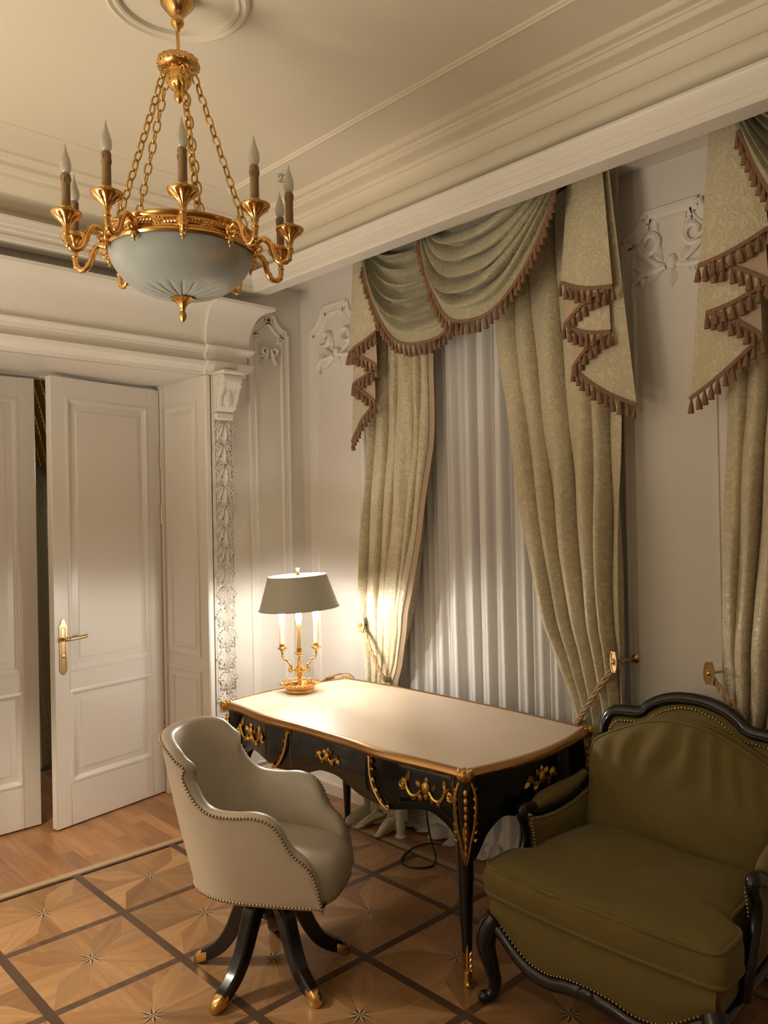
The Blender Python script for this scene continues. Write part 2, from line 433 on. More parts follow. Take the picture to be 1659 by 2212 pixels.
# ================================================================== FLOOR
def px_of(p):
    v = Vector(p) - Vector((0, 0, EYE)); z = v.dot(fwd)
    if z < 0.2: return None
    return (829.5 + F_PX * v.dot(R_) / z, 1106 - F_PX * v.dot(U_) / z)
GX, GY, GP = 1.0023, 1.7497, 0.4879
BX, BY = 2.742, 3.703            # inner edges of the border strips
fl = MB(); fl.grid(lambda u, v: (lerp(X0, WX + 0.1, u), lerp(Y0, 7.2, v), -0.006), 4, 6)
floor = struct(fl.build('floor', MT['under'], smooth=0), 'inlaid parquet floor of squares with star motifs and dark bands', 'floor')
BW = 0.034; HT = GP / 2 - BW / 2
def clip_x(poly, lim):
    out = []
    for i in range(len(poly)):
        a, b = poly[i], poly[(i + 1) % len(poly)]
        if a[0] <= lim: out.append(a)
        if (a[0] <= lim) != (b[0] <= lim):
            t = (lim - a[0]) / (b[0] - a[0]); out.append((lim, a[1] + (b[1] - a[1]) * t))
    return out
def inset(poly, d=0.0006):
    cx = sum(p[0] for p in poly) / len(poly); cy = sum(p[1] for p in poly) / len(poly); out = []
    for p in poly:
        v = Vector((p[0] - cx, p[1] - cy)); L = v.length; out.append((cx + v.x * (1 - d / L), cy + v.y * (1 - d / L)))
    return out
def slab(poly, name, m, top=0.0, th=0.005, dz=0.0):
    mb = MB(); mb.prism(inset(poly), -th, top, lambda a, b, h: (a, b, h)); return mb.mesh(name, m, 0)
def rot2(poly, a): return [(p[0] * cos(a) - p[1] * sin(a), p[0] * sin(a) + p[1] * cos(a)) for p in poly]
D2 = HT * sqrt(2)
kite = [(0, 0), (0.163, -0.0566), (D2, 0), (0.163, 0.0566)]                      # axis along +x, turned by 45 degrees
q1 = rot2([kite[1]], pi / 4)[0]                                                    # kite shoulders in tile axes
sideA = [(0, 0), (q1[0], -q1[1]), (HT, -HT), (HT, 0)]
sideB = [(0, 0), (HT, 0), (HT, HT), (q1[0], q1[1])]
me_kite = [slab(kite, 'parquet_kite', MT['oak_b']), slab(kite, 'parquet_kite', MT['oak_a'])]
me_side = [slab(sideA, 'parquet_wedge', MT['oak_a']), slab(sideB, 'parquet_wedge', MT['oak_b'])]
me_tile = slab([(-HT, -HT), (HT, -HT), (HT, HT), (-HT, HT)], 'parquet_tile', MT['oak_a'])
def star_mesh(lim=None):
    mb = MB()
    for k in range(8):
        a = k * pi / 4 + pi / 8
        for sgn, mi in ((1, 0), (-1, 1)):
            tri = [(0, 0), (0.053 * cos(a), 0.053 * sin(a)), (0.0175 * cos(a + sgn * pi / 8), 0.0175 * sin(a + sgn * pi / 8))]
            if lim is not None: tri = clip_x(tri, lim)
            if len(tri) < 3: continue
            mb.cur = mi; b = len(mb.v)
            mb.v += [Vector((p[0], p[1], 0.0006)) for p in tri]; mb.face([b + i for i in range(len(tri))])
    return mb.mesh('star_inlay', [MT['star_dark'], MT['star_light']], 0)
me_star = star_mesh()
for i in range(-5, 4):
    for j in range(-9, 4):
        cx, cy = GX + (i + 0.5) * GP, GY + (j + 0.5) * GP
        if cx < X0 or cy < Y0: continue
        pp = px_of((cx, cy, 0)); near = pp is not None and -150 < pp[0] < 1800 and pp[1] < 2390
        if not near:
            if i < 3: obj('parquet_tile', me_tile, floor, (cx, cy, 0))
            else: obj('parquet_tile', slab([(-HT, -HT), (BX - cx, -HT), (BX - cx, HT), (-HT, HT)], 'parquet_tile', MT['oak_a']), floor, (cx, cy, 0))
            continue
        for k in range(4):
            if i < 3:
                obj('parquet_kite', me_kite[(k + i) % 2], floor, (cx, cy, 0), pi / 4 + k * pi / 2)
                for m_ in me_side: obj('parquet_wedge', m_, floor, (cx, cy, 0), k * pi / 2)
            else:
                lim = BX - cx
                for nm, poly, mm in (('parquet_kite', rot2(kite, pi / 4 + k * pi / 2), MT['oak_b']), ('parquet_wedge', rot2(sideA, k * pi / 2), MT['oak_a']), ('parquet_wedge', rot2(sideB, k * pi / 2), MT['oak_b'])):
                    c = clip_x(poly, lim)
                    if len(c) >= 3: obj(nm, slab(c, nm, mm), floor, (cx, cy, 0))
        obj('star_inlay', me_star if i < 3 else star_mesh(BX - cx), floor, (cx, cy, 0))
def strip(name, x0, x1, y0, y1, m, top=0.0002):
    mb = MB(); mb.box((x0, y0, -0.005), (x1, y1, top)); return mb.build(name, m, floor, 0)
for i in range(-5, 4):
    x = GX + i * GP
    if x > X0: strip('dark_band', x - BW / 2, x + BW / 2, Y0, BY, MT['band'])
for j in range(-8, 4):
    y = GY + j * GP
    xs = [GX + i * GP for i in range(-5, 4)]
    for a, b in zip(xs, xs[1:] + [BX + BW / 2]):
        if a > X0: strip('dark_band', a + BW / 2, b - BW / 2, y - BW / 2, y + BW / 2, MT['band'])
seq = [(0, 0.018, 'band'), (0.018, 0.026, 'star_light'), (0.026, 0.029, 'star_dark'), (0.029, 0.048, 'star_light'), (0.048, 0.051, 'star_dark'), (0.051, 0.06, 'star_light')]
for a, b, m in seq:
    strip('border_strip', X0, BX + b, BY + a, BY + b, MT[m])
    strip('border_strip', BX + a, BX + b, Y0, BY + a, MT[m])
# planks in the doorway and along the window wall
me_pl = {}
def plank(x0, x1, y0, y1):
    key = (round(x1 - x0, 3), round(y1 - y0, 3))
    if key not in me_pl:
        w, l = key; me_pl[key] = slab([(0, 0), (w, 0), (w, l), (0, l)], 'floor_plank', MT['plank'])
    obj('floor_plank', me_pl[key], floor, (x0, y0, 0))
yb = BY + 0.06
for k in range(38):
    x = 0.30 + k * 0.072; off = [0.0, 0.23, 0.11, 0.34][k % 4]
    ys = [yb] + [yb + off + 0.44 * q for q in range(0, 5) if yb + off + 0.44 * q > yb + 0.03 and yb + off + 0.44 * q < 5.35] + [5.4]
    if x > WX: break
    for a, b in zip(ys, ys[1:]):
        plank(x, min(x + 0.072, WX + 0.02), a, b)
for k in range(4):
    x = BX + 0.06 + k * 0.066; y = yb; off = [0.3, 0.5, 0.2, 0.4][k]
    while y > -0.6:
        plank(x, min(x + 0.066, WX + 0.01), y - off, y); y -= off; off = 0.55

# ================================================================== WALLS AND CEILING
def sheet(fn, us, vs_, holes, name, m, label, cat):
    """a wall sheet with rectangular holes, vertices shared"""
    mb = MB(); ids = {}
    def vid(u, v):
        if (u, v) not in ids: ids[(u, v)] = len(mb.v); mb.v.append(Vector(fn(u, v)))
        return ids[(u, v)]
    for a, b in zip(us, us[1:]):
        for c, d in zip(vs_, vs_[1:]):
            mu, mv = (a + b) / 2, (c + d) / 2
            if any(h[0] < mu < h[1] and h[2] < mv < h[3] for h in holes): continue
            mb.face((vid(a, c), vid(b, c), vid(b, d), vid(a, d)))
    return struct(mb.build(name, m, smooth=0), label, cat)
DL, DR, DH = 0.875, 2.355, 2.455         # door opening
W1 = (1.93, 3.02); W2 = (1.93 - 1.98, 3.02 - 1.98); WZ = (0.32, 2.80)
wall_back = sheet(lambda u, v: (u, WY, v), [X0, DL, DR, WX], [0, DH, CZ + 0.02], [(DL, DR, 0, DH)], 'wall_back', MT['wall'], 'white panelled wall with the tall double door', 'wall')
wall_right = sheet(lambda u, v: (WX, u, v), [Y0, W2[0], W2[1], W1[0], W1[1], WY], [0, WZ[0], WZ[1], CZ + 0.02], [(W1[0], W1[1]) + WZ, (W2[0], W2[1]) + WZ], 'wall_right', MT['wall'], 'white panelled wall with the two curtained windows', 'wall')
wall_left = sheet(lambda u, v: (X0, u, v), [Y0, WY], [0, CZ + 0.02], [], 'wall_left', MT['wall'], 'plain white wall opposite the windows, outside the picture', 'wall')
wall_front = sheet(lambda u, v: (u, Y0, v), [X0, WX], [0, CZ + 0.02], [], 'wall_front', MT['wall'], 'plain white wall opposite the double door, outside the picture', 'wall')
ceiling = struct(MB().grid(lambda u, v: (lerp(X0, WX, u), lerp(Y0, WY, v), CZ), 4, 4).build('ceiling', MT['ceil'], smooth=0), 'plain cream ceiling inside a thin moulded frame', 'ceiling')
def ring_loop(prof, name, m, parent=None, smooth=40):
    """profile of (distance from the wall, z) carried round the four walls of the room"""
    mb = MB(); b = 0
    for (d, z) in prof:
        for (x, y) in ((X0 + d, Y0 + d), (WX - d, Y0 + d), (WX - d, WY - d), (X0 + d, WY - d)): mb.v.append(Vector((x, y, z)))
    for k in range(len(prof) - 1):
        for q in range(4): mb.face((k * 4 + q, k * 4 + (q + 1) % 4, (k + 1) * 4 + (q + 1) % 4, (k + 1) * 4 + q))
    return mb.build(name, m, parent, smooth)
# thin frame on the ceiling (its corner is on the diagonal of both cornices)
FX, FY = 2.215, 3.435
frm = [(X0 + 0.8, Y0 + 0.5), (FX, Y0 + 0.5), (FX, FY), (X0 + 0.8, FY)]
MB().mould(frm, [(-0.002, 0.0), (0.0, 0.010), (0.007, 0.013), (0.014, 0.007), (0.02, 0.007), (0.024, 0.0)], lambda a, b, h: (a, b, CZ - h)).build('ceiling_frame', MT['ceil'], ceiling, 30)
CHX, CHY = 1.268, 2.240                  # chandelier axis
MB().lathe([(0.228, 0.0), (0.224, -0.014), (0.213, -0.020), (0.204, -0.012), (0.198, -0.012), (0.192, -0.018), (0.184, -0.014), (0.180, 0.0)], 72, (CHX, CHY, CZ)).nocaps().build('ceiling_rose', MT['ceil'], ceiling, 30)
# crown moulding; offsets differ per wall, so sweep by explicit (x for window wall, y = x + SH for door wall)
SH = 1.206
def crown(prof, name, m, label, cat):
    mb = MB(); n = len(prof)
    ends = []
    for (x, z) in prof: mb.v.append(Vector((x, Y0, z)))
    for (x, z) in prof: mb.v.append(Vector((x, x + SH, z)))
    for (x, z) in prof: mb.v.append(Vector((X0, x + SH, z)))
    for r in range(2):
        for k in range(n - 1): mb.face((r * n + k, r * n + k + 1, (r + 1) * n + k + 1, (r + 1) * n + k))
    return struct(mb.build(name, m, smooth=28), label, cat)
cyma = [(2.583 + 0.115 * t + 0.012 * sin(2 * pi * t), 3.212 - 0.095 * t - 0.018 * sin(2 * pi * t)) for t in [k / 10 for k in range(11)]]
crown([(2.462, CZ), (2.465, 3.276), (2.474, 3.270), (2.500, 3.268), (2.506, 3.262), (2.516, 3.262), (2.518, 3.243), (2.530, 3.240), (2.560, 3.236), (2.572, 3.232), (2.576, 3.214)] + cyma + [(2.712, 3.112), (2.735, 3.085), (2.742, 3.0545)],
      'trim_1', MT['ceil'], 'stepped crown moulding running round under the ceiling', 'moulding')
# pelmet over the windows (hollow: the curtains hang behind it) returning as a band along the door wall
crown([(2.70, 2.945), (2.700, 2.936), (2.612, 2.936), (2.604, 2.944), (2.604, 2.962), (2.611, 2.967), (2.611, 2.985), (2.606, 2.990), (2.606, 3.008), (2.600, 3.014), (2.597, 3.035), (2.592, 3.042), (2.592, 3.052), (2.60, 3.054), (3.05, 3.054)],
      'trim_2', MT['trim'], 'bright moulded pelmet band over the curtains', 'moulding')
# baseboards
bbp = [(0.052, 0.0), (0.052, 0.062), (0.046, 0.070), (0.040, 0.072), (0.036, 0.080), (0.030, 0.110), (0.018, 0.122), (0.014, 0.135), (0.0, 0.14)]
mb = MB(); n = len(bbp)
mb.grid(lambda u, v: (WX - interp([(k / (n - 1), p[0]) for k, p in enumerate(bbp)], v), lerp(Y0, WY - interp([(k / (n - 1), p[0]) for k, p in enumerate(bbp)], v), u), interp([(k / (n - 1), p[1]) for k, p in enumerate(bbp)], v)), 1, n - 1)
struct(mb.build('baseboard_right', MT['trim'], smooth=25), 'white moulded baseboard under the windows', 'baseboard')
mb = MB()
pf = [(k / (n - 1), p[0]) for k, p in enumerate(bbp)]; pz = [(k / (n - 1), p[1]) for k, p in enumerate(bbp)]
mb.grid(lambda u, v: (lerp(2.525, WX - interp(pf, v), u), WY - interp(pf, v), interp(pz, v)), 1, n - 1)
struct(mb.build('baseboard_back', MT['trim'], smooth=25), 'white moulded baseboard between pilaster and corner', 'baseboard')

# wall panels: moulded frames with scooped top corners
PROF = [(0.0, 0.0), (0.0, 0.012), (0.006, 0.016), (0.014, 0.016), (0.018, 0.010), (0.026, 0.010), (0.034, 0.006), (0.046, 0.006), (0.050, 0.012), (0.058, 0.012), (0.063, 0.003), (0.066, 0.0)]
def panel_path(a0, a1, b0, b1, r, cut0=True, cut1=True):
    pts = [(a0, b0), (a1, b0)]
    if cut1: 
        pts += [(a1, b1 - r * 1.15)]
        pts += [(a1 - 0.014, b1 - r * 1.15)] + [(a1 + 0.002 - r * sin(t), b1 + 0.002 - r * cos(t)) for t in [0.12 + (pi / 2 - 0.24) * k / 8 for k in range(0, 9)]]
        pts += [(a1 - r * 1.15, b1 - 0.014), (a1 - r * 1.15, b1)]
    else: pts.append((a1, b1))
    if cut0:
        pts += [(a0 + r * 1.15, b1), (a0 + r * 1.15, b1 - 0.014)]
        pts += [(a0 - 0.002 + r * sin(t), b1 + 0.002 - r * cos(t)) for t in [0.12 + (pi / 2 - 0.24) * k / 8 for k in range(8, -1, -1)]] + [(a0 + 0.014, b1 - r * 1.15)]
        pts += [(a0, b1 - r * 1.15)]
    else: pts.append((a0, b1))
    return pts
def wall_panel(parent, fn, a0, a1, b0, b1, r):
    MB().mould(panel_path(a0, a1, b0, b1, r), PROF, fn).build('panel_moulding', MT['trim'], parent, 30)
wall_panel(wall_back, onA, 2.648, 2.950, 0.20, 2.885, 0.105)
wall_panel(wall_right, onB, 3.36, 3.865, 0.20, 2.915, 0.13)
wall_panel(wall_right, onB, 1.29, 1.738, 0.20, 2.875, 0.095)
# plaster scrolls at the panel heads
def scrollwork(kind):
    m = MB()
    if kind == 'corner':      # one half of the large cartouche
        for sx in (-1, 1):
            stroke(m, [(sx * a, b) for a, b in spiral(0.075, 0.07, 0.012, 0.042, -0.4, 0.95) + [(0.075, 0.012), (0.045, -0.01), (0.02, -0.02)]], 0.009, 0.011, 0.006)
            stroke(m, [(sx * a, b) for a, b in [(0.02, -0.02), (0.06, -0.03), (0.10, -0.03), (0.135, -0.055), (0.14, -0.085), (0.125, -0.095)]], 0.014, 0.004, 0.006)
            for (x, y, L, a) in ((0.04, -0.02, 0.05, -0.9), (0.07, -0.03, 0.045, -1.2), (0.10, -0.035, 0.04, -1.4), (0.03, 0.0, 0.05, 0.9), (0.10, -0.02, 0.04, 0.5), (0.05, 0.02, 0.04, 1.9)):
                leaf(m, sx * x, y, L, 0.013, a if sx > 0 else pi - a, 0.004, 0.012)
        m.ball((0, -0.01, 0.004), (0.02, 0.028, 0.014), 10, 6)
        leaf(m, 0, -0.03, 0.06, 0.018, -pi / 2, 0.003, 0.014)
    else:                     # small paired leaves
        for sx in (-1, 1):
            stroke(m, [(sx * a, b) for a, b in spiral(0.034, 0.028, 0.008, 0.024, 2.8, -0.8)], 0.009, 0.008, 0.006)
            stroke(m, [(sx * a, b) for a, b in [(0.012, 0.035), (0.018, 0.0), (0.03, -0.03), (0.045, -0.045), (0.05, -0.03)]], 0.011, 0.005, 0.006)
            for (x, y, L, a) in ((0.02, 0.0, 0.04, -0.2), (0.025, -0.02, 0.045, -0.9), (0.03, 0.03, 0.035, 0.6)):
                leaf(m, sx * x, y, L, 0.012, a if sx > 0 else pi - a, 0.004, 0.012)
    return m
def ornament(parent, fn, kind, a, b, sc=1.0, rel=1.7):
    m = scrollwork(kind); out = MB(); out.join(m, lambda p: fn(a + p.x * sc, b + p.y * sc, max(-0.001, p.z) * sc * rel)); return out.build('plaster_ornament', MT['plaster'], parent, 50)
ornament(wall_back, onA, 'small', 2.80, 2.62, 1.05)
ornament(wall_right, onB, 'corner', 3.585, 2.625, 1.25)
ornament(wall_right, onB, 'corner', 1.515, 2.655, 1.25, 0.85)
# windows
def window(name, yc, label):
    y0, y1 = yc - 0.545, yc + 0.545
    fr = MB()
    path = [(y0, WZ[0]), (y1, WZ[0]), (y1, WZ[1]), (y0, WZ[1])]
    fr.mould(path, [(0.0, 0.0), (0.0, -0.14), (0.06, -0.14), (0.06, -0.09), (0.05, -0.08), (0.0, -0.08)], lambda a, b, h: (WX - h, a, b))
    w = struct(fr.build(name, MT['trim'], smooth=30), label, 'window')
    MB().cbox((WX + 0.085, yc - 0.035, WZ[0] + 0.05), (WX + 0.135, yc + 0.035, WZ[1] - 0.05), 0.006).build('mullion', MT['trim'], w)
    for s in (-1, 1):
        a, b = (y0 + 0.06, yc - 0.035) if s < 0 else (yc + 0.035, y1 - 0.06)
        MB().cbox((WX + 0.09, a, 2.10), (WX + 0.13, b, 2.15), 0.005).build('glazing_bar', MT['trim'], w)
        for c, d in ((WZ[0] + 0.06, 2.10), (2.15, WZ[1] - 0.06)):
            MB().box((WX + 0.108, a, c), (WX + 0.112, b, d)).build('pane', MT['pane'], w, 0)
    return w
window('window_1', 2.475, 'tall window behind the white sheers by the desk')
window('window_2', 2.475 - 1.98, 'tall window at the right edge behind the far curtain')

# ================================================================== DOOR PORTAL
DC = (DL + DR) / 2
def run_x(prof, x0, x1, name, m, parent=None, smooth=35, y=WY):
    """profile (projection, z) extruded along the door wall"""
    mb = MB(); mb.prism(prof, x0, x1, lambda p, z, x: (x, y - p, z)); return mb.build(name, m, parent, smooth)
cove = [(0.045 + 0.10 * (1 - cos(t)) ** 1.0, 2.632 + 0.205 * sin(t)) for t in [pi / 2 * k / 14 for k in range(15)]]
def entab(d):
    return [(-0.001, 2.456), (0.030 + d, 2.456), (0.030 + d, 2.474), (0.040 + d, 2.478), (0.048 + d, 2.492), (0.060 + d, 2.500), (0.066 + d, 2.515), (0.066 + d, 2.524), (0.036 + d, 2.528), (0.036 + d, 2.572),
            (0.052 + d, 2.576), (0.052 + d, 2.588), (0.062 + d, 2.592), (0.068 + d, 2.604), (0.068 + d, 2.612), (0.045 + d, 2.618)] + [(p + d, z) for p, z in cove] + [(0.152 + d, 2.838), (0.158 + d, 2.842), (0.158 + d, 2.860), (-0.001, 2.862)]
ent = struct(run_x(entab(0.0), 2 * DC - 2.335, 2.335, 'trim_3', MT['trim'], smooth=25), 'white hood with a deep hollow cornice over the double door', 'door hood')
def hood_end(sg):
    pf_ = entab(0.026); mb = MB(); n = len(pf_); X = (lambda x: x) if sg > 0 else (lambda x: 2 * DC - x)
    for (p, z) in pf_: mb.v.append(Vector((X(2.335), WY - p, z)))
    for (p, z) in pf_: mb.v.append(Vector((X(2.546 + max(0, p)), WY - p, z)))
    for (p, z) in pf_: mb.v.append(Vector((X(2.546 + max(0, p)), WY + 0.001, z)))
    for r in range(2):
        for k in range(n - 1): mb.face((r * n + k, r * n + k + 1, (r + 1) * n + k + 1, (r + 1) * n + k))
    mb.face(range(n)); mb.build('hood_end', MT['trim'], ent, 25)
hood_end(1); hood_end(-1)
# reveal of the opening
RV = 4.50
def reveal():
    m = MB()
    m.box((DR, WY, 0), (DR + 0.09, RV, DH)); o = struct(m.build('trim_4', MT['trim'], smooth=0), 'deep white panelled door reveal beside the open leaf', 'door reveal')
    onR = lambda a, b, h: (DR - h, a, b)
    rp = [(0, 0), (0.0, 0.008), (0.010, 0.010), (0.022, 0.003), (0.04, 0.002), (0.046, 0.009), (0.056, 0.009), (0.06, 0.0)]
    for (b0, b1) in ((0.86, 2.32), (0.22, 0.78)):
        MB().mould([(WY + 0.08, b0), (RV - 0.11, b0), (RV - 0.11, b1), (WY + 0.08, b1)], rp, onR).build('panel_moulding', MT['trim'], o, 30)
    MB().box((DL - 0.09, WY, 0), (DL, RV, DH)).build('left_reveal', MT['trim'], o, 0)
    MB().box((DL - 0.09, WY, DH), (DR + 0.09, RV, DH + 0.06)).build('soffit', MT['trim'], o, 0)
    MB().cbox((DR - 0.012, WY - 0.034, 0), (DR + 0.022, WY + 0.012, DH + 0.002), 0.006).build('corner_bead', MT['trim'], o)
    # door frame behind the leaves
    MB().box((DL - 0.09, RV - 0.02, DH - 0.012), (DR + 0.09, RV + 0.05, DH + 0.3)).build('head', MT['trim'], o, 0)
    MB().box((DR - 0.018, RV - 0.10, 0), (DR, RV - 0.01, DH), ).build('door_stop', MT['trim'], o, 0)
    return o
reveal()
# pilaster with console and leaf garland
def leaf_cluster():
    m = MB()
    for (x, y, L, w, an, lf) in ((-0.010, 0.045, 0.085, 0.016, -pi / 2 - 0.75, 0.018), (0.010, 0.045, 0.085, 0.016, -pi / 2 + 0.75, 0.018), (-0.008, 0.04, 0.115, 0.019, -pi / 2 - 0.34, 0.026), (0.008, 0.04, 0.115, 0.019, -pi / 2 + 0.34, 0.026), (0, 0.035, 0.135, 0.021, -pi / 2, 0.036)):
        leaf(m, x, y, L, w, an, 0.004, lf)
        for k in range(1, 5):                      # scalloped margins
            t = k / 5; wid = w * sin(pi * t ** 0.75) ** 0.8
            for sd in (-1, 1):
                m.ball((x + cos(an) * L * t - sin(an) * wid * sd, y + sin(an) * L * t + cos(an) * wid * sd, 0.006 + lf * 0.35), (0.0065, 0.0065, 0.006), 6, 4)
    return m
clu = MB().join(leaf_cluster(), lambda p: (p.x * 0.98, -p.z, p.y)).mesh('leaf_cluster', MT['plaster'], 60)
def pilaster(x0, x1, label):
    xc = (x0 + x1) / 2
    m = MB(); m.cbox((x0, WY - 0.030, 0), (x1, WY + 0.002, DH + 0.01), 0.004)
    p = struct(m.build('trim_pilaster', MT['trim'], smooth=30), label, 'pilaster')
    MB().mould([(x0 + 0.008, 0.24), (x1 - 0.008, 0.24), (x1 - 0.008, 2.22), (x0 + 0.008, 2.22)], [(0, 0.029), (0.002, 0.036), (0.007, 0.036), (0.010, 0.029)], onA).build('edge_bead', MT['trim'], p, 30)
    MB().cbox((x0 - 0.006, WY - 0.06, 0), (x1 + 0.006, WY + 0.001, 0.19), 0.006).build('plinth', MT['trim'], p)
    k = 0; z = 2.155
    while z > 0.36:
        obj('leaf_cluster', clu, p, (xc + 0.004 * (-1) ** k, WY - 0.030, z)); z -= 0.118; k += 1
    # console bracket
    side = [(0.03, 2.455), (0.120, 2.455), (0.142, 2.44), (0.146, 2.415), (0.134, 2.395), (0.112, 2.375), (0.100, 2.345), (0.092, 2.31), (0.090, 2.285), (0.082, 2.268), (0.062, 2.258), (0.05, 2.25), (0.03, 2.245)]
    w = 0.056
    c = MB(); c.prism([tuple(q) for q in smooth_path([(a, b) for a, b in side], 3)], xc - w, xc + w, lambda a, b, h: (h, WY - a, b)); cb = c.build('console', MT['plaster'], p, 35)
    c = MB()
    for sx in (-1, 1):
        f = lambda a, b, h, s_=sx: (xc + s_ * (w + h), WY - a, b)
        t = MB(); stroke(t, spiral(0.105, 2.418, 0.008, 0.036, 0.3, 1.6), 0.006, 0.009, 0.0); stroke(t, [(0.138, 2.40), (0.108, 2.36), (0.094, 2.31), (0.076, 2.275)], 0.009, 0.006, 0.0); stroke(t, spiral(0.066, 2.278, 0.005, 0.018, 0, 1.4), 0.005, 0.006, 0.0)
        c.join(t, lambda q, f=f: f(q.x, q.y, q.z))
    c.build('console_scroll', MT['plaster'], cb, 50)
    c = MB(); t = MB(); leaf(t, 0, 0, 0.10, 0.036, pi / 2, 0.0, 0.016)
    for sx in (-1, 1): stroke(t, [(sx * 0.047, 0.13), (sx * 0.047, 0.06), (sx * 0.047, 0.0)], 0.006, 0.006, 0.0)
    c.join(t, lambda q: (xc + q.x, WY - interp([(2.26, .086), (2.30, .093), (2.345, .102), (2.375, .114), (2.40, .138), (2.42, .147)], 2.27 + q.y) - q.z, 2.27 + q.y)); c.build('console_leaf', MT['plaster'], cb, 50)
    MB().cbox((xc - w - 0.014, WY - 0.158, 2.452), (xc + w + 0.014, WY - 0.02, 2.472), 0.004).build('abacus', MT['plaster'], p)
    MB().cbox((xc - w - 0.004, WY - 0.058, 2.205), (xc + w + 0.004, WY - 0.028, 2.246), 0.008).build('console_foot', MT['plaster'], p)
    return p
pilaster(2.385, 2.525, 'white pilaster with leaf garland and console, right of the open door')
pilaster(2 * DC - 2.525, 2 * DC - 2.385, 'white pilaster with leaf garland, left of the double door, out of frame')

# doors
def door_leaf(name, w, label, loc, rz, handle, flip=1):
    """local x from the hinge (0) to the free edge (w) along flip; faces -y"""
    h, t = 2.428, 0.045
    f = flip
    root = thing(name, label, 'door', loc, rz); root['kind'] = 'structure'
    def bx(nm, a0, a1, z0, z1, y0=-t / 2, y1=t / 2, c=0.003):
        return MB().cbox((min(f * a0, f * a1), y0, z0), (max(f * a0, f * a1), y1, z1), c).build(nm, MT['door'], root)
    sw = 0.088
    rails = [(0.008, 0.235), (0.735, 0.835), (2.318, h)]
    bx('stile', 0.0, sw, 0.008, h); bx('stile', w - sw, w, 0.008, h)
    for a, b in rails: bx('rail', sw, w - sw, a, b)
    for (z0, z1) in ((0.235, 0.735), (0.835, 2.318)):
        pr = [(-0.004, 0.0225), (0.004, 0.026), (0.014, 0.026), (0.018, 0.018), (0.026, 0.014), (0.030, 0.006), (0.066, 0.013), (0.069, 0.017), (0.072, 0.017)]
        m = MB(); path = [(sw, z0), (w - sw, z0), (w - sw, z1), (sw, z1)]
        m.mould(path, pr, lambda a, b, hh: (f * a, -hh, b))
        o = 0.072; b_ = len(m.v)
        for (a, b) in ((sw + o, z0 + o), (w - sw - o, z0 + o), (w - sw - o, z1 - o), (sw + o, z1 - o)): m.v.append(Vector((f * a, -0.017, b)))
        m.face((b_, b_ + 1, b_ + 2, b_ + 3))
        m.box((f * sw, 0.0, z0) if f > 0 else (-(w - sw), 0.0, z0), (f * (w - sw), 0.012, z1) if f > 0 else (-sw, 0.012, z1))
        m.build('door_panel', MT['door'], root, 30)
    if handle:
        hx = f * (w - 0.05)
        pl = [(0.0, 0.826), (0.008, 0.829), (0.013, 0.838), (0.0225, 0.846), (0.0225, 1.090), (0.014, 1.098), (0.012, 1.112), (0.006, 1.121), (0.0, 1.125)]
        outline = pl + [(-a, b) for a, b in pl[-2:0:-1]]
        m = MB(); m.prism(outline, 0.0225, 0.0275, lambda a, b, hh: (hx + a, -hh, b))
        e = m.build('escutcheon', MT['brass'], root, 30)
        m = MB(); m.mould([(-0.016, 0.856), (0.016, 0.856), (0.016, 1.080), (-0.016, 1.080)], [(0, 0.027), (0.002, 0.031), (0.005, 0.031), (0.006, 0.027)], lambda a, b, hh: (hx + a, -hh, b)); m.build('escutcheon_rim', MT['brass'], e, 40)
        m = MB(); m.tube([(hx, -0.02, 1.018), (hx, -0.062, 1.018)], 0.009, 10); m.tube(smooth_path([(hx, -0.060, 1.018), (hx - f * 0.02, -0.066, 1.018), (hx - f * 0.06, -0.066, 1.019), (hx - f * 0.105, -0.064, 1.022), (hx - f * 0.118, -0.062, 1.024)], 4), lambda t_: 0.0085 + 0.003 * t_, 10)
        m.ball((hx, -0.062, 1.018), 0.013, 10, 6); m.build('lever_handle', MT['brass'], root, 50)
        m = MB(); m.lathe([(0.0, 0), (0.010, 0), (0.010, 0.004), (0.004, 0.006)], 12); m.xf(lambda q: (hx + q.x, -0.027 - q.z, 0.925 + q.y)); m.build('keyhole_rose', MT['brass'], root)
    for z in (0.30, 1.62, 1.955):
        m = MB(); m.tube([(f * -0.004, -0.026, z), (f * -0.004, -0.026, z + 0.12)], 0.0095, 8); m.ball((f * -0.004, -0.026, z + 0.128), (0.006, 0.006, 0.011), 8, 5); m.ball((f * -0.004, -0.026, z - 0.008), (0.006, 0.006, 0.011), 8, 5)
        m.tube([(f * -0.004, -0.026, z + 0.045), (f * -0.004, -0.026, z + 0.075)], 0.0115, 8)
        m.build('hinge', MT['brass'], root, 50)
    return root
ang = atan2(4.452 - 4.312, 2.328 - 1.625)
door_leaf('door_1', 0.717, 'white panelled door leaf with brass lever, standing ajar', (2.330, 4.452, 0), ang, True, flip=-1)
door_leaf('door_2', 0.725, 'white panelled door leaf, closed, cut by the left picture edge', (0.882, 4.470, 0), 0, False, flip=1)
# the next room, seen through the gap
wall_far = struct(MB().grid(lambda u, v: (lerp(-2, 5, u), 7.0, lerp(0, CZ, v)), 1, 1).build('wall_far', MT['wall'], smooth=0), 'far wall of the dim room behind the double door', 'wall')
nx = MB(); nx.grid(lambda u, v: (-2, lerp(4.6, 7.0, u), lerp(0, CZ, v)), 1, 1).grid(lambda u, v: (5, lerp(4.6, 7.0, u), lerp(0, CZ, v)), 1, 1)
nx.grid(lambda u, v: (lerp(-2, 5, u), lerp(4.6, 7.0, v), CZ), 1, 1); nx.build('side_wall', MT['wall'], wall_far, 0)
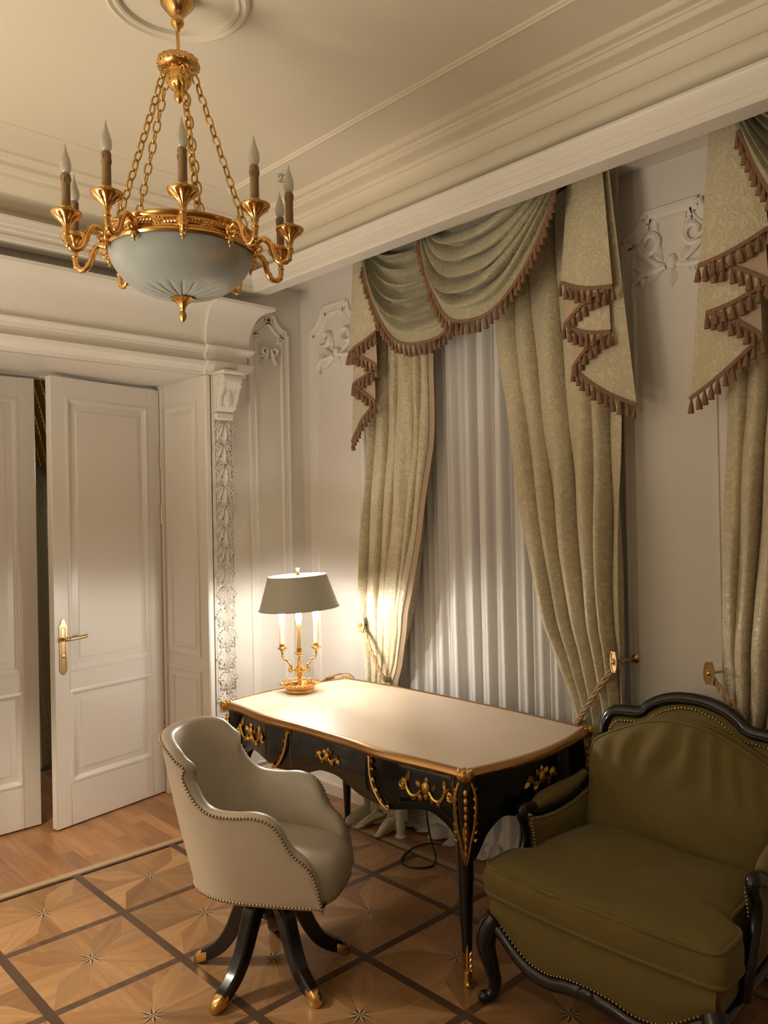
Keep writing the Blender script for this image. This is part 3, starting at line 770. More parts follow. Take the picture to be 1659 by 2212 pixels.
# ================================================================== DESK
OX, OY = 2.449, 2.5625
HX, HY, ZT = 0.385, 0.7575, 0.765
def d_front(y):
    q = abs((y - OY) / HY); return 2.064 - 0.030 * math.exp(-((q - 0.5) / 0.27) ** 2) - 0.014 * math.exp(-(q / 0.25) ** 2)
def d_back(y):
    q = (y - OY) / HY; return 2.834 + 0.042 * (1 - q * q)
def d_side(x, s):
    p = (x - OX) / HX; return OY + s * (HY + 0.056 * max(0, 1 - p * p) ** 1.2)
def desk_outline():
    pts = []
    for k in range(40): y = OY + HY - 2 * HY * k / 40; pts.append((d_front(y), y))
    for k in range(20): x = OX - HX + 2 * HX * k / 20; pts.append((x, d_side(x, -1)))
    for k in range(24): y = OY - HY + 2 * HY * k / 24; pts.append((d_back(y), y))
    for k in range(20): x = OX + HX - 2 * HX * k / 20; pts.append((x, d_side(x, 1)))
    return [(a - OX, b - OY) for a, b in pts]
desk = thing('writing_desk', 'black lacquered writing desk with cream leather top and gilt mounts', 'desk', (OX, OY, 0))
out = desk_outline()
m = MB(); m.mould(out, [(0.05, 0.735), (0.004, 0.735), (-0.004, 0.741), (-0.009, 0.750), (-0.006, 0.760), (0.001, 0.767), (0.008, 0.769), (0.020, 0.769), (0.025, 0.7655), (0.026, 0.764)], lambda a, b, h: (a, b, h))
m.build('gilt_edge', MT['gold_edge'], desk, 35)
m = MB(); c = [(a * (1 - 0.024 / math.hypot(a, b)), b * (1 - 0.024 / math.hypot(a, b))) for a, b in out]; n = len(c)
m.v = [Vector((a, b, 0.7655)) for a, b in c] + [Vector((a, b, 0.745)) for a, b in c]
m.face(range(n)); m.face([n + k for k in range(n)][::-1])
for k in range(n): m.face((k, n + k, n + (k + 1) % n, (k + 1) % n))
m.build('leather_top', MT['topleather'], desk, 20)
FB = [(0, .592), (.05, .590), (.10, .575), (.16, .552), (.22, .541), (.30, .540), (.36, .535), (.42, .549), (.50, .570), (.56, .577), (.61, .562), (.66, .525), (.70, .46), (.74, .40)]
SB = [(0, .535), (.1, .541), (.16, .558), (.2, .556), (.25, .515), (.285, .46), (.33, .40)]
def sm(tab): return [(p.x, p.y) for p in smooth_path(tab, 5)]
FB, SB = sm(FB), sm(SB)
def bomb(z): return 0.012 * sin(pi * min(1, max(0, (z - 0.5) / 0.26)))
def apron(surf, a0, a1, tab, c0, name, nu=70):
    """surf(a, depth) -> (x, y) with depth measured inwards"""
    m = MB()
    def fn(u, v):
        a = lerp(a0, a1, u); zb = interp(tab, abs(a - c0)); k = v * 8
        if k <= 6: z = lerp(0.738, zb, k / 6); d = 0.046 - bomb(z)
        elif k <= 7: z = zb; d = 0.066
        else: z = 0.738; d = 0.066
        x, y = surf(a, d); return (x - OX, y - OY, z)
    m.grid(fn, nu, 8); return m.build(name, MT['lacquer'], desk, 40)
f_front = lambda a, d: (d_front(a) + d, a)
f_back = lambda a, d: (d_back(a) - d, a)
f_right = lambda a, d: (a, d_side(a, -1) + d)
f_left = lambda a, d: (a, d_side(a, 1) - d)
apron(f_front, OY - HY + 0.045, OY + HY - 0.045, FB, OY, 'front_apron')
apron(f_back, OY - HY + 0.045, OY + HY - 0.045, FB, OY, 'back_apron', 40)
apron(f_right, OX - HX + 0.045, OX + HX - 0.045, SB, OX, 'side_apron', 40)
apron(f_left, OX - HX + 0.045, OX + HX - 0.045, SB, OX, 'side_apron', 40)
def handle_orn():
    m = MB()
    for sx in (-1, 1):
        stroke(m, [(sx * a, b) for a, b in smooth2([(0.018, -0.004), (0.036, -0.026), (0.06, -0.030), (0.078, -0.012), (0.086, 0.014), (0.080, 0.036)])], 0.006, 0.0045, 0.006)
        stroke(m, [(sx * a, b) for a, b in spiral(0.104, 0.000, 0.004, 0.012, 1.0, 1.1, 12)], 0.004, 0.0045, 0.006, 5)
        for (x, y, L, a) in ((0.084, 0.012, 0.045, 1.75), (0.084, 0.004, 0.034, 0.7), (0.090, -0.010, 0.032, -0.4), (0.05, -0.028, 0.026, -1.2), (0.03, -0.02, 0.03, -1.9), (0.025, 0.0, 0.035, 1.0)):
            leaf(m, sx * x, y, L, 0.009, a if sx > 0 else pi - a, 0.004, 0.010)
    m.ball((0, 0.006, 0.004), (0.017, 0.024, 0.010), 10, 6); leaf(m, 0, 0.022, 0.025, 0.010, pi / 2, 0.004, 0.008); leaf(m, 0, -0.012, 0.03, 0.010, -pi / 2, 0.004, 0.008)
    m.ball((0, 0.004, 0.012), (0.004, 0.008, 0.004), 8, 4)
    return m
def smooth2(pts, n=4): return [(p.x, p.y) for p in smooth_path([(a, b, 0) for a, b in pts], n)]
def key_orn():
    m = MB()
    for sx in (-1, 1):
        stroke(m, [(sx * a, b) for a, b in smooth2([(0.010, 0.0), (0.03, -0.012), (0.05, 0.004), (0.07, 0.012)])], 0.006, 0.003, 0.005)
        for (x, y, L, a) in ((0.02, -0.004, 0.03, -0.9), (0.04, 0.0, 0.03, 0.8), (0.055, 0.004, 0.028, -0.6), (0.012, 0.01, 0.028, 1.0), (0.03, -0.008, 0.03, -1.6)):
            leaf(m, sx * x, y, L, 0.009, a if sx > 0 else pi - a, 0.004, 0.010)
    m.ball((0, 0.004, 0.004), (0.014, 0.021, 0.010), 10, 6); leaf(m, 0, 0.018, 0.024, 0.009, pi / 2, 0.003, 0.008)
    return m
for (y0, y1, kind) in ((2.985, 3.255, 'h'), (2.305, 2.82, 'k'), (1.87, 2.14, 'h')):
    m = MB()
    def fn(u, v, y0=y0, y1=y1):
        a = lerp(y0, y1, u); zb = interp(FB, abs(a - OY)) + 0.030
        e = min(1, min(u, 1 - u) * 40); e2 = min(1, min(v, 1 - v) * 12)
        z = lerp(0.727, zb, v); d = 0.046 - bomb(z) - 0.005 * min(e, e2)
        x, y = f_front(a, d); return (x - OX, y - OY, z)
    m.grid(fn, 40, 14); dr = m.build('drawer', MT['lacquer'], desk, 25)
    yc = (y0 + y1) / 2; zc = 0.655
    o = MB(); o.join(handle_orn() if kind == 'h' else key_orn(), lambda p, yc=yc: (lambda y, z: (f_front(y, 0.041 - bomb(z))[0] - max(0, p.z) - OX, y - OY, z))(yc - p.x * 1.02, zc + p.y * 1.0))
    o.build('gilt_handle' if kind == 'h' else 'gilt_keyhole_mount', MT['gold_mat'], dr, 50)
for s in (-1, 1):                       # gilt mounts between the drawers
    t = MB(); P = smooth2([(0.262, 0.718), (0.268, 0.68), (0.276, 0.64), (0.30, 0.595), (0.335, 0.556), (0.365, 0.540)], 5)
    stroke(t, P, 0.006, 0.006, 0.004, bulge=False); stroke(t, spiral(0.372, 0.548, 0.003, 0.010, -1.6, 1.2, 12), 0.004, 0.004, 0.005, 5)
    for k, a in ((0, 0.2), (2, -0.3), (6, 0.0), (10, -0.5), (14, -0.4), (18, -0.7), (22, -0.2)):
        if k < len(P): leaf(t, P[k][0], P[k][1], 0.026, 0.007, a, 0.004, 0.008)
    leaf(t, 0.262, 0.71, 0.02, 0.008, 2.6, 0.004, 0.008)
    o = MB(); o.join(t, lambda p, s=s: (f_front(OY + s * p.x, 0.040 - bomb(p.y))[0] - max(0, p.z) - OX, s * p.x, p.y)); o.build('gilt_side_mount', MT['gold_mat'], desk, 50)
o = MB(); o.join(key_orn(), lambda p: (2.475 + p.x * 1.35 - OX, f_right(2.475 + p.x * 1.35, 0.046 - bomb(0.65))[1] - max(0, p.z) - OY, 0.652 + p.y * 1.2)); o.build('gilt_side_ornament', MT['gold_mat'], desk, 50)
o = MB(); o.join(key_orn(), lambda p: (2.475 + p.x * 1.35 - OX, f_left(2.475 + p.x * 1.35, 0.046 - bomb(0.65))[1] + max(0, p.z) - OY, 0.652 + p.y * 1.2)); o.build('gilt_side_ornament', MT['gold_mat'], desk, 50)
LEG = [(0.742, 0.000, 0.046), (0.70, 0.006, 0.047), (0.66, 0.010, 0.047), (0.60, 0.008, 0.044), (0.52, 0.000, 0.038), (0.42, -0.010, 0.031), (0.30, -0.016, 0.026), (0.18, -0.016, 0.021), (0.09, -0.012, 0.0175), (0.045, -0.006, 0.016), (0.02, 0.0, 0.018), (0.0, 0.004, 0.018)]
lz = [(-p[0], p[1]) for p in LEG]; lr = [(-p[0], p[2]) for p in LEG]
for sx in (-1, 1):
    for sy in (-1, 1):
        cx, cy = sx * (HX - 0.047), sy * (HY - 0.045); dg = Vector((sx, sy, 0)).normalized(); tg = Vector((-dg.y, dg.x, 0))
        pt = lambda z: Vector((cx, cy, z)) + dg * interp(lz, -z)
        m = MB(); m.tube([pt(p[0]) for p in LEG], [p[2] for p in LEG], n=8, up=(dg.x, dg.y, 0)); lg = m.build('leg', MT['lacquer'], desk, 55)
        def onleg(p):
            z = p.y; return pt(z) + dg * (interp(lr, -z) * 0.95 + max(-0.004, p.z) - abs(p.x) * 0.35) + tg * p.x
        t = MB()
        for s in (-1, 1):
            stroke(t, [(s * a, b) for a, b in smooth2([(0.022, 0.722), (0.035, 0.68), (0.037, 0.63), (0.031, 0.57), (0.018, 0.51), (0.010, 0.46), (0.004, 0.43)])], 0.006, 0.004, 0.003)
            for k in range(7): leaf(t, s * 0.028, 0.69 - k * 0.03, 0.018, 0.007, (pi / 2 - 0.9 * s), 0.003, 0.008)
        for k in range(9): t.ball((0, 0.69 - k * 0.028, 0.006), (0.010 - 0.0004 * k, 0.014, 0.008), 8, 5)
        leaf(t, 0, 0.60, 0.14, 0.014, -pi / 2, 0.002, 0.008); leaf(t, 0, 0.50, 0.075, 0.012, -pi / 2, 0.003, 0.008)
        o = MB(); o.join(t, onleg); o.build('gilt_knee_mount', MT['gold_mat'], lg, 50)
        t = MB(); leaf(t, 0, 0.02, 0.14, 0.013, pi / 2, 0.001, 0.005)
        for s in (-1, 1): 
            for k in range(4): leaf(t, s * 0.004, 0.03 + 0.02 * k, 0.032, 0.006, pi / 2 - s * 0.35, 0.001, 0.005)
        o = MB(); o.join(t, onleg); q = pt(0.0)
        o.lathe([(0.0, 0.0), (0.020, 0.0), (0.021, 0.008), (0.017, 0.016), (0.0165, 0.05), (0.0, 0.055)], 12, (q.x, q.y, 0.0)); o.ball(q + dg * 0.014 + Vector((0, 0, 0.012)), (0.013, 0.013, 0.011), 8, 5)
        o.build('gilt_foot', MT['gold'], lg, 50)
        m = MB(); q = Vector((sx * (HX - 0.006), sy * (HY - 0.004), 0.752))
        m.lathe([(0.0, -0.024), (0.017, -0.022), (0.026, -0.012), (0.029, 0.000), (0.027, 0.012), (0.018, 0.019), (0.010, 0.018), (0.0, 0.016)], 28, q, mod=lambda a, r, z: 1 + 0.09 * cos(7 * a))
        for k in range(7): m.ball(q + Vector((0.022 * cos(k * 2 * pi / 7), 0.022 * sin(k * 2 * pi / 7), 0.016)), (0.008, 0.008, 0.006), 7, 4)
        m.build('gilt_corner_cap', MT['gold_mat'], desk, 50)

# ================================================================== TABLE LAMP
LX, LY, LZ = 2.452, 3.235, 0.7655
cam_dir = atan2(-LY, -LX)
lamp = thing('table_lamp', 'lit three-candle gilt lamp with oval grey-green metal shade on the desk', 'lamp', (LX, LY, LZ), cam_dir)
m = MB(); m.lathe([(0.0, 0.0), (0.070, 0.0), (0.073, 0.006), (0.073, 0.014), (0.070, 0.016), (0.072, 0.018), (0.076, 0.034), (0.077, 0.036), (0.072, 0.036), (0.068, 0.018), (0.0, 0.016)], 40)
m.build('dish', MT['gold'], lamp, 35)
m = MB()                                    # pierced gallery
for k in range(20):
    a = 2 * pi * k / 20; a2 = a + pi / 20
    P = lambda an, r, z: (r * cos(an), r * sin(an), z)
    m.tube([P(a, 0.075, 0.035), P(a - 0.07, 0.084, 0.041), P(a, 0.097, 0.047), P(a + 0.07, 0.084, 0.041)], 0.0022, 5, closed=True)
    m.ball(P(a2, 0.086, 0.041), 0.0045, 6, 4)
m.tube([(0.100 * (1 + 0.03 * cos(20 * t)) * cos(t), 0.100 * (1 + 0.03 * cos(20 * t)) * sin(t), 0.047) for t in [2 * pi * k / 80 for k in range(80)]], 0.003, 6, closed=True)
m.tube([(0.0755 * cos(t), 0.0755 * sin(t), 0.035) for t in [2 * pi * k / 40 for k in range(40)]], 0.003, 6, closed=True)
m.build('pierced_gallery', MT['gold'], lamp, 60)
m = MB(); m.lathe([(0.0, 0.016), (0.022, 0.016), (0.018, 0.026), (0.010, 0.036), (0.008, 0.055), (0.011, 0.060), (0.007, 0.066), (0.012, 0.080), (0.022, 0.100), (0.026, 0.112), (0.020, 0.124), (0.011, 0.132), (0.009, 0.165), (0.013, 0.172), (0.006, 0.180), (0.0035, 0.190), (0.0035, 0.588)], 20)
for k in range(8): m.ball((0.022 * cos(k * pi / 4), 0.022 * sin(k * pi / 4), 0.108), (0.006, 0.006, 0.013), 6, 5)
m.build('stem', MT['gold'], lamp, 45)
for k in range(3):
    a = k * 2 * pi / 3; ca, sa = cos(a), sin(a); Q = lambda r, z: (r * ca, r * sa, z)
    m = MB(); m.tube(smooth_path([Q(0.012, 0.115), Q(0.034, 0.108), Q(0.05, 0.128), Q(0.068, 0.150), Q(0.088, 0.160), Q(0.098, 0.178), Q(0.100, 0.205)], 5), lambda t: 0.0065 - 0.0015 * t, 8)
    m.tube(smooth_path([Q(0.030, 0.110), Q(0.046, 0.098), Q(0.058, 0.100), Q(0.060, 0.112), Q(0.052, 0.116), Q(0.048, 0.108)], 4), lambda t: 0.005 - 0.002 * t, 7)
    for rr, zz in ((0.05, 0.131), (0.070, 0.154), (0.095, 0.172)): m.ball(Q(rr, zz), 0.009, 8, 5)
    ar = m.build('arm', MT['gold'], lamp, 60)
    m = MB(); m.lathe([(0.0, 0.196), (0.008, 0.198), (0.012, 0.206), (0.024, 0.212), (0.027, 0.217), (0.022, 0.217), (0.012, 0.215), (0.014, 0.222), (0.0135, 0.236), (0.0, 0.236)], 20, Q(0.100, 0)); m.build('drip_pan', MT['gold'], ar, 45)
    m = MB(); m.lathe([(0.0115, 0.226), (0.0115, 0.345), (0.013, 0.352), (0.011, 0.358), (0.0, 0.358)], 16, Q(0.100, 0))
    for q in range(5): m.ball(Vector(Q(0.100, 0.338)) + Vector((0.0115 * cos(q * 1.3), 0.0115 * sin(q * 1.3), 0)), (0.0025, 0.0025, 0.012), 6, 4)
    m.build('candle_sleeve', MT['candle_lamp'], ar, 50)
    m = MB(); m.lathe([(0.006, 0.358), (0.0125, 0.368), (0.0155, 0.381), (0.0150, 0.394), (0.0115, 0.408), (0.007, 0.420), (0.0025, 0.432), (0.0, 0.435)], 14, Q(0.100, 0)); m.build('lit_bulb', MT['bulb_on'], ar, 60)
tilt = Matrix.Rotation(radians(2.6), 3, 'X')
sh = MB(); sh.lathe([(0.203, 0.420), (0.205, 0.4225), (0.203, 0.425), (0.200, 0.4255), (0.150, 0.583), (0.1515, 0.586), (0.150, 0.588), (0.1475, 0.588)], 64)
sh.f.pop(); sh.mi.pop(); sh.f.pop(0) if len(sh.f[0]) > 4 else None
def fixcaps(mb): 
    keep = [(f, i) for f, i in zip(mb.f, mb.mi) if len(f) <= 4]; mb.f = [k[0] for k in keep]; mb.mi = [k[1] for k in keep]
fixcaps(sh); sh.mi = [0] * len(sh.f); sh.cur = 1
sh.lathe([(0.1475, 0.588), (0.1478, 0.583), (0.198, 0.4255), (0.203, 0.420)], 64); fixcaps(sh)
sh.xf(lambda p: tilt @ (Vector(p) - Vector((0, 0, 0.50))) + Vector((0, 0, 0.50)))
shade = sh.build('lamp_shade', [MT['shade_out'], MT['shade_in']], lamp, 40)
m = MB()
for k in range(3):
    a = k * 2 * pi / 3 + 0.5; m.tube([(0.0, 0, 0.590), (0.147 * cos(a), 0.147 * sin(a), 0.587)], 0.002, 6)
m.xf(lambda p: tilt @ (Vector(p) - Vector((0, 0, 0.50))) + Vector((0, 0, 0.50)))
m.lathe([(0.0, 0.586), (0.008, 0.586), (0.008, 0.594), (0.0055, 0.598), (0.0055, 0.608), (0.0105, 0.622), (0.0115, 0.626), (0.0, 0.627)], 14); m.build('finial', MT['gold'], lamp, 40)
cordp = smooth_path([(2.55, 3.285, 0.770), (2.63, 3.315, 0.772), (2.70, 3.345, 0.771), (2.77, 3.36, 0.778), (2.825, 3.345, 0.785), (2.86, 3.31, 0.776), (2.893, 3.285, 0.70), (2.895, 3.28, 0.55)], 6)
cord = thing('lamp_cord', 'lamp cord with inline switch lying across the rear desk corner', 'cord', (2.55, 3.285, 0.7655))
MB().tube([p - Vector((2.55, 3.285, 0.7655)) for p in cordp], 0.0032, 6).build('cable', MT['gold_edge'], cord, 60)
m = MB(); m.cbox((-0.034, -0.011, 0.0), (0.034, 0.011, 0.015), 0.004); sw = m.build('inline_switch', MT['gold_edge'], cord, 40, loc=(2.745 - 2.55, 3.352 - 3.285, 0.001), rz=0.3)

# ================================================================== DESK CHAIR
AL = atan2(-0.839, 0.545)
chair = thing('desk_chair', 'cream leather tub swivel chair with brass nail trim and black legs', 'chair', (1.68, 2.42, 0), AL)
HS = [(0, .877), (.10, .877), (.20, .872), (.27, .858), (.31, .838), (.335, .806), (.352, .772), (.368, .736), (.395, .695), (.44, .664), (.5, .652), (.58, .651), (.66, .655), (.72, .648), (.765, .630), (.795, .602), (.82, .566), (.855, .530), (.905, .503), (.945, .470), (.972, .425), (.99, .375), (1.0, .335)]
HS = sm(HS)
def plan(s, k):
    ub, rc, uf, w = lerp(-.275, -.385, k), lerp(.25, .27, k), lerp(.262, .285, k), lerp(.205, .275, k)
    a = abs(s); sg = -1 if s < 0 else 1
    if a < 0.5:
        ph = a / 0.5 * pi / 2; return Vector((ub + rc * (1 - cos(ph)), sg * w * sin(ph)))
    t = (a - 0.5) / 0.5; return Vector((lerp(ub + rc, uf, t), sg * (w - 0.016 * t * t)))
def pin(s, k, d):
    e = 0.004; a = plan(max(-1, s - e), k); b = plan(min(1, s + e), k); t = (b - a).normalized(); nrm = Vector((t.y, -t.x))
    p = plan(s, k); c = Vector((-0.02, 0))
    if nrm.dot(c - p) < 0: nrm = -nrm
    return p + nrm * d
kz = lambda z: (z - 0.33) / 0.52
def shell(u, v):
    s = u * 2 - 1; h = interp(HS, abs(s)); j = v * 20; th = 0.050 * min(1, max(0.15, (h - 0.335) / 0.08))
    if j <= 9: z = lerp(0.33, h - 0.012, j / 9); p = pin(s, kz(z), 0.0 - 0.006 * sin(pi * j / 9))
    elif j <= 13:
        t = (j - 9) / 4 * pi; z = h - 0.012 + 0.016 * sin(t); p = pin(s, kz(z), th * 0.5 * (1 - cos(t)))
    else:
        t = (j - 13) / 7; z = lerp(h - 0.012, min(0.40, h - 0.02), t); p = pin(s, kz(z), th + 0.010 * sin(pi * t))
    return (p.x + notch(s, z), p.y, z)
def notch(s, z): return 0.024 * math.exp(-((z - 0.792) / 0.020) ** 2) * math.exp(-((abs(s) - 0.338) / 0.035) ** 2)
MB().grid(shell, 200, 20).build('tub_shell', MT['leather'], chair, 60)
m = MB(); npt = [plan(k / 60 * 2 - 1, 0) for k in range(61)]; m.v = [Vector((p.x, p.y, 0.331)) for p in npt]; m.face(range(61)); m.build('underside', MT['black'], chair, 0)
# plump seat
def seat_out(t):
    """outline angle t in [0,1): superellipse with a rounded front"""
    a = 2 * pi * t; c, s = cos(a), sin(a); n_ = 0.55
    x = math.copysign(abs(c) ** n_, c); y = math.copysign(abs(s) ** n_, s)
    return Vector((0.005 + (0.285 if x > 0 else 0.245) * x, 0.190 * y))
SR = [(0.333, 0.93), (0.345, 0.98), (0.375, 1.005), (0.415, 1.01), (0.445, 0.985), (0.465, 0.93), (0.478, 0.84), (0.487, 0.68), (0.492, 0.45), (0.494, 0.2), (0.494, 0.001)]
def seat(u, v):
    k = v * (len(SR) - 1); i = min(int(k), len(SR) - 2); z, sc = SR[int(round(k))]; p = seat_out(u) * 1.0
    cx = 0.005; x = cx + (p.x - cx) * sc; return (x, p.y * sc, z - 0.02 * max(0, x) / 0.28)
MB().grid(seat, 56, len(SR) - 1, cu=True).build('seat_cushion', MT['leather'], chair, 60)
# nail heads along the edges (too small to pick apart: one part)
def heads(pts, r, name, parent, m_, nrm=None):
    mb = MB()
    for p in pts: mb.ball(p, r, 6, 4)
    return tag(mb.build(name, m_, parent, 60), kind='stuff')
edge = []
for k in range(700):
    s = k / 699 * 2 - 1; h = interp(HS, abs(s)); z = h - 0.010; p = pin(s, kz(z), -0.001); edge.append(Vector((p.x + notch(s, z), p.y, z)))
heads(resample(edge, 0.0125), 0.0056, 'nail_trim', chair, MT['nail'])
edge = []
for k in range(400):
    s = k / 399 * 2 - 1; p = pin(s, 0.01, -0.002); edge.append(Vector((p.x, p.y, 0.338)))
fr = [Vector((0.005 + (seat_out(t % 1).x - 0.005) * 0.985, seat_out(t % 1).y * 0.985, 0.340)) for t in [0.19 - 0.38 * k / 120 for k in range(121)]]
heads(resample(edge, 0.0125) + resample(fr, 0.0125), 0.0054, 'bottom_nail_trim', chair, MT['nail'])
m = MB(); m.lathe([(0.0, 0.20), (0.035, 0.20), (0.055, 0.235), (0.060, 0.28), (0.10, 0.315), (0.105, 0.332), (0.0, 0.332)], 24); m.build('hub', MT['lacquer'], chair, 35)
for k in range(5):
    a = radians(51 + 72 * k) - AL; ca, sa = cos(a), sin(a)
    path = smooth_path([(0.045, 0.295), (0.085, 0.262), (0.115, 0.205), (0.145, 0.140), (0.185, 0.082), (0.230, 0.048), (0.262, 0.033)], 4)
    m = MB(); b = 0; n = len(path)
    def sec(i, t0, wd, hh):
        p = path[i]; t = (path[min(n - 1, i + 1)] - path[max(0, i - 1)]).normalized(); nn = Vector((-t.y, t.x))
        out_ = []
        for (lat, ver) in ((-1, -0.8), (-0.8, -1), (0.8, -1), (1, -0.8), (1, 0.8), (0.7, 1.0), (-0.7, 1.0), (-1, 0.8)):
            q = p + nn * (ver * hh); out_.append(Vector((q.x * ca - lat * wd * sa, q.x * sa + lat * wd * ca, q.y)))
        return out_
    for i in range(n):
        t = i / (n - 1); m.v += sec(i, t, lerp(0.028, 0.021, t), lerp(0.034, 0.021, t))
    for i in range(n - 1):
        for q in range(8): m.face((i * 8 + q, i * 8 + (q + 1) % 8, (i + 1) * 8 + (q + 1) % 8, (i + 1) * 8 + q))
    m.face(range(8)); m.face([(n - 1) * 8 + q for q in range(8)][::-1])
    lg = m.build('leg', MT['lacquer'], chair, 30)
    m = MB(); T = lambda r, l, z: (r * ca - l * sa, r * sa + l * ca, z)
    prof = [(0.247, 0.022, 0.016, 0.061), (0.258, 0.0235, 0.010, 0.057), (0.275, 0.023, 0.004, 0.048), (0.290, 0.020, 0.001, 0.040), (0.300, 0.014, 0.001, 0.030), (0.304, 0.007, 0.004, 0.020)]
    for (r, w_, z0, z1) in prof: m.v += [Vector(T(r, l * w_, lerp(z0, z1, zz))) for l, zz in ((-1, 0.1), (-0.8, 0), (0.8, 0), (1, 0.1), (1, 0.75), (0.6, 1), (-0.6, 1), (-1, 0.75))]
    for i in range(len(prof) - 1):
        for q in range(8): m.face((i * 8 + q, i * 8 + (q + 1) % 8, (i + 1) * 8 + (q + 1) % 8, (i + 1) * 8 + q))
    m.face(range(8)); m.face([(len(prof) - 1) * 8 + q for q in range(8)][::-1])
    m.build('brass_cap', MT['gold'], lg, 45)

# ================================================================== ARMCHAIR
arm = thing('armchair', 'olive velvet bergere armchair with carved black frame beside the desk', 'armchair', (2.42, 1.345, 0), pi)
half = [(0.335, .30), (0.350, .45), (0.356, .62), (0.355, .76), (0.346, .825), (0.318, .862), (0.275, .872), (0.215, .876), (0.186, .888), (0.165, .908), (0.12, .934), (0.06, .952), (0.0, .957)]
bx_ = lambda z: -0.318 - 0.062 * max(0, (z - 0.3)) / 0.65
hp = smooth2(half, 5)
full = [(-a, b) for a, b in hp] + [(a, b) for a, b in hp[-2::-1]]
m = MB(); m.tube([(bx_(b), a, b) for a, b in full], 0.025, 10, up=(1, 0, 0), ell=0.9); bf = m.build('back_frame', MT['lacquer'], arm, 60)
m = MB(); m.tube([(bx_(b) + 0.022, a * 0.99, b - 0.004) for a, b in full], 0.008, 6, up=(1, 0, 0)); m.build('frame_bead', MT['lacquer'], bf, 60)
topz = sorted([(a, b) for a, b in hp if b > 0.75], key=lambda q: q[0])
def backpan(u, v):
    Y = lerp(-0.338, 0.338, u); zt = interp(topz, abs(Y)) - 0.018; z = lerp(0.34, zt, v); e = min(u, 1 - u, (1 - v)) * 6
    return (bx_(z) + 0.010 + 0.030 * min(1, e) ** 0.5, Y, z)
MB().grid(backpan, 30, 20).build('back_upholstery', MT['velvet'], arm, 60)
def backside(u, v):
    Y = lerp(-0.345, 0.345, u); zt = interp(topz, abs(Y)) - 0.01; z = lerp(0.30, zt, v); return (bx_(z) - 0.012, Y, z)
MB().grid(backside, 24, 8).build('back_cover', MT['velvet'], arm, 60)
nl = [Vector((bx_(b) + 0.028, a * (1 - 0.026 / max(0.05, abs(a)) * min(1, abs(a) / 0.1)), b - 0.027 * (1 if b > 0.8 else 0.3))) for a, b in full]
heads(resample(nl, 0.013), 0.0045, 'back_nail_trim', arm, MT['nail_bright'])
# back cushion
CT = [(0, .888), (.06, .886), (.13, .872), (.2, .845), (.27, .812), (.32, .785), (.345, .76), (.36, .70)]
CT = sm(CT)
def bcush(u, v, side):
    a = u * 2 - 1; Y = 0.352 * a; zt = interp(CT, abs(Y)); z = lerp(0.455, zt, v)
    e = (1 - abs(a) ** 5) * (1 - abs(2 * v - 1) ** 4); e = max(0, e) ** 0.5
    wr = 0.016 * sin(a * 24 + 2.5 * sin(v * 5 + a * 4)) * max(0, v - 0.5) * 2 * e + 0.008 * sin(a * 5 + v * 9) * e
    xc = -0.235 - 0.075 * (z - 0.45) / 0.45
    return (xc + side * (0.02 + 0.062 * e) + (wr if side > 0 else 0), Y, z)
m = MB(); m.grid(lambda u, v: bcush(u, v, 1), 56, 30).grid(lambda u, v: bcush(u, v, -1), 30, 16)
# boxing between the two faces
rim = [(0.0, k / 30) for k in range(31)] + [(k / 56, 1.0) for k in range(1, 57)] + [(1.0, 1 - k / 30) for k in range(1, 31)] + [(1 - k / 56, 0.0) for k in range(1, 56)]
nr = len(rim)
m.grid(lambda u, v: bcush(*rim[int(round(u * nr)) % nr], 1 - 2 * v), nr, 2, cu=True)
bc = m.build('back_cushion', MT['velvet'], arm, 60)
m = MB()
for sd in (1, -1): m.tube([bcush(a, b, sd) for a, b in rim], 0.0072, 6, closed=True)
m.build('piping', MT['velvet'], bc, 60)
# seat cushion
SO = [(0.330, -0.395), (0.345, -0.30), (0.357, 0.0), (0.345, 0.30), (0.330, 0.395), (0.28, 0.408), (0.20, 0.405), (0.165, 0.385), (0.14, 0.352), (0.0, 0.345), (-0.25, 0.335), (-0.275, 0.31), (-0.28, 0.0), (-0.275, -0.31), (-0.25, -0.335), (0.0, -0.345), (0.14, -0.352), (0.165, -0.385), (0.20, -0.405), (0.28, -0.408)]
so = [(p.x, p.y) for p in smooth_path([(a, b, 0) for a, b in SO], 5, closed=True)]; ns = len(so)
RG = [(0.352, 0.96), (0.360, 0.99), (0.372, 1.0), (0.40, 1.012), (0.43, 1.012), (0.452, 1.0), (0.464, 0.985), (0.474, 0.93), (0.484, 0.8), (0.488, 0.6), (0.486, 0.35), (0.484, 0.001)]
def scush(u, v):
    k = int(round(v * (len(RG) - 1))); z, sc = RG[k]; a, b = so[int(round(u * ns)) % ns]; cx = 0.03
    x, y = cx + (a - cx) * sc, b * sc
    if k >= 6: z += 0.010 * sin(8 * x + 5 * y) * sin(7 * y) - 0.012 * math.exp(-((x - 0.12) ** 2 + (y - 0.02) ** 2) / 0.02)
    elif 2 < k < 6: x += 0.006 * sin(y * 34 + 4 * sin(y * 9)) * (1 if a > 0.25 else 0)
    return (x, y, z)
sc_ = MB().grid(scush, ns, len(RG) - 1, cu=True).build('seat_cushion', MT['velvet'], arm, 60)
m = MB()
for k in (2, 6): m.tube([scush(i / ns, k / (len(RG) - 1)) for i in range(ns)], 0.0068, 6, closed=True)
m.build('piping', MT['velvet'], sc_, 60)
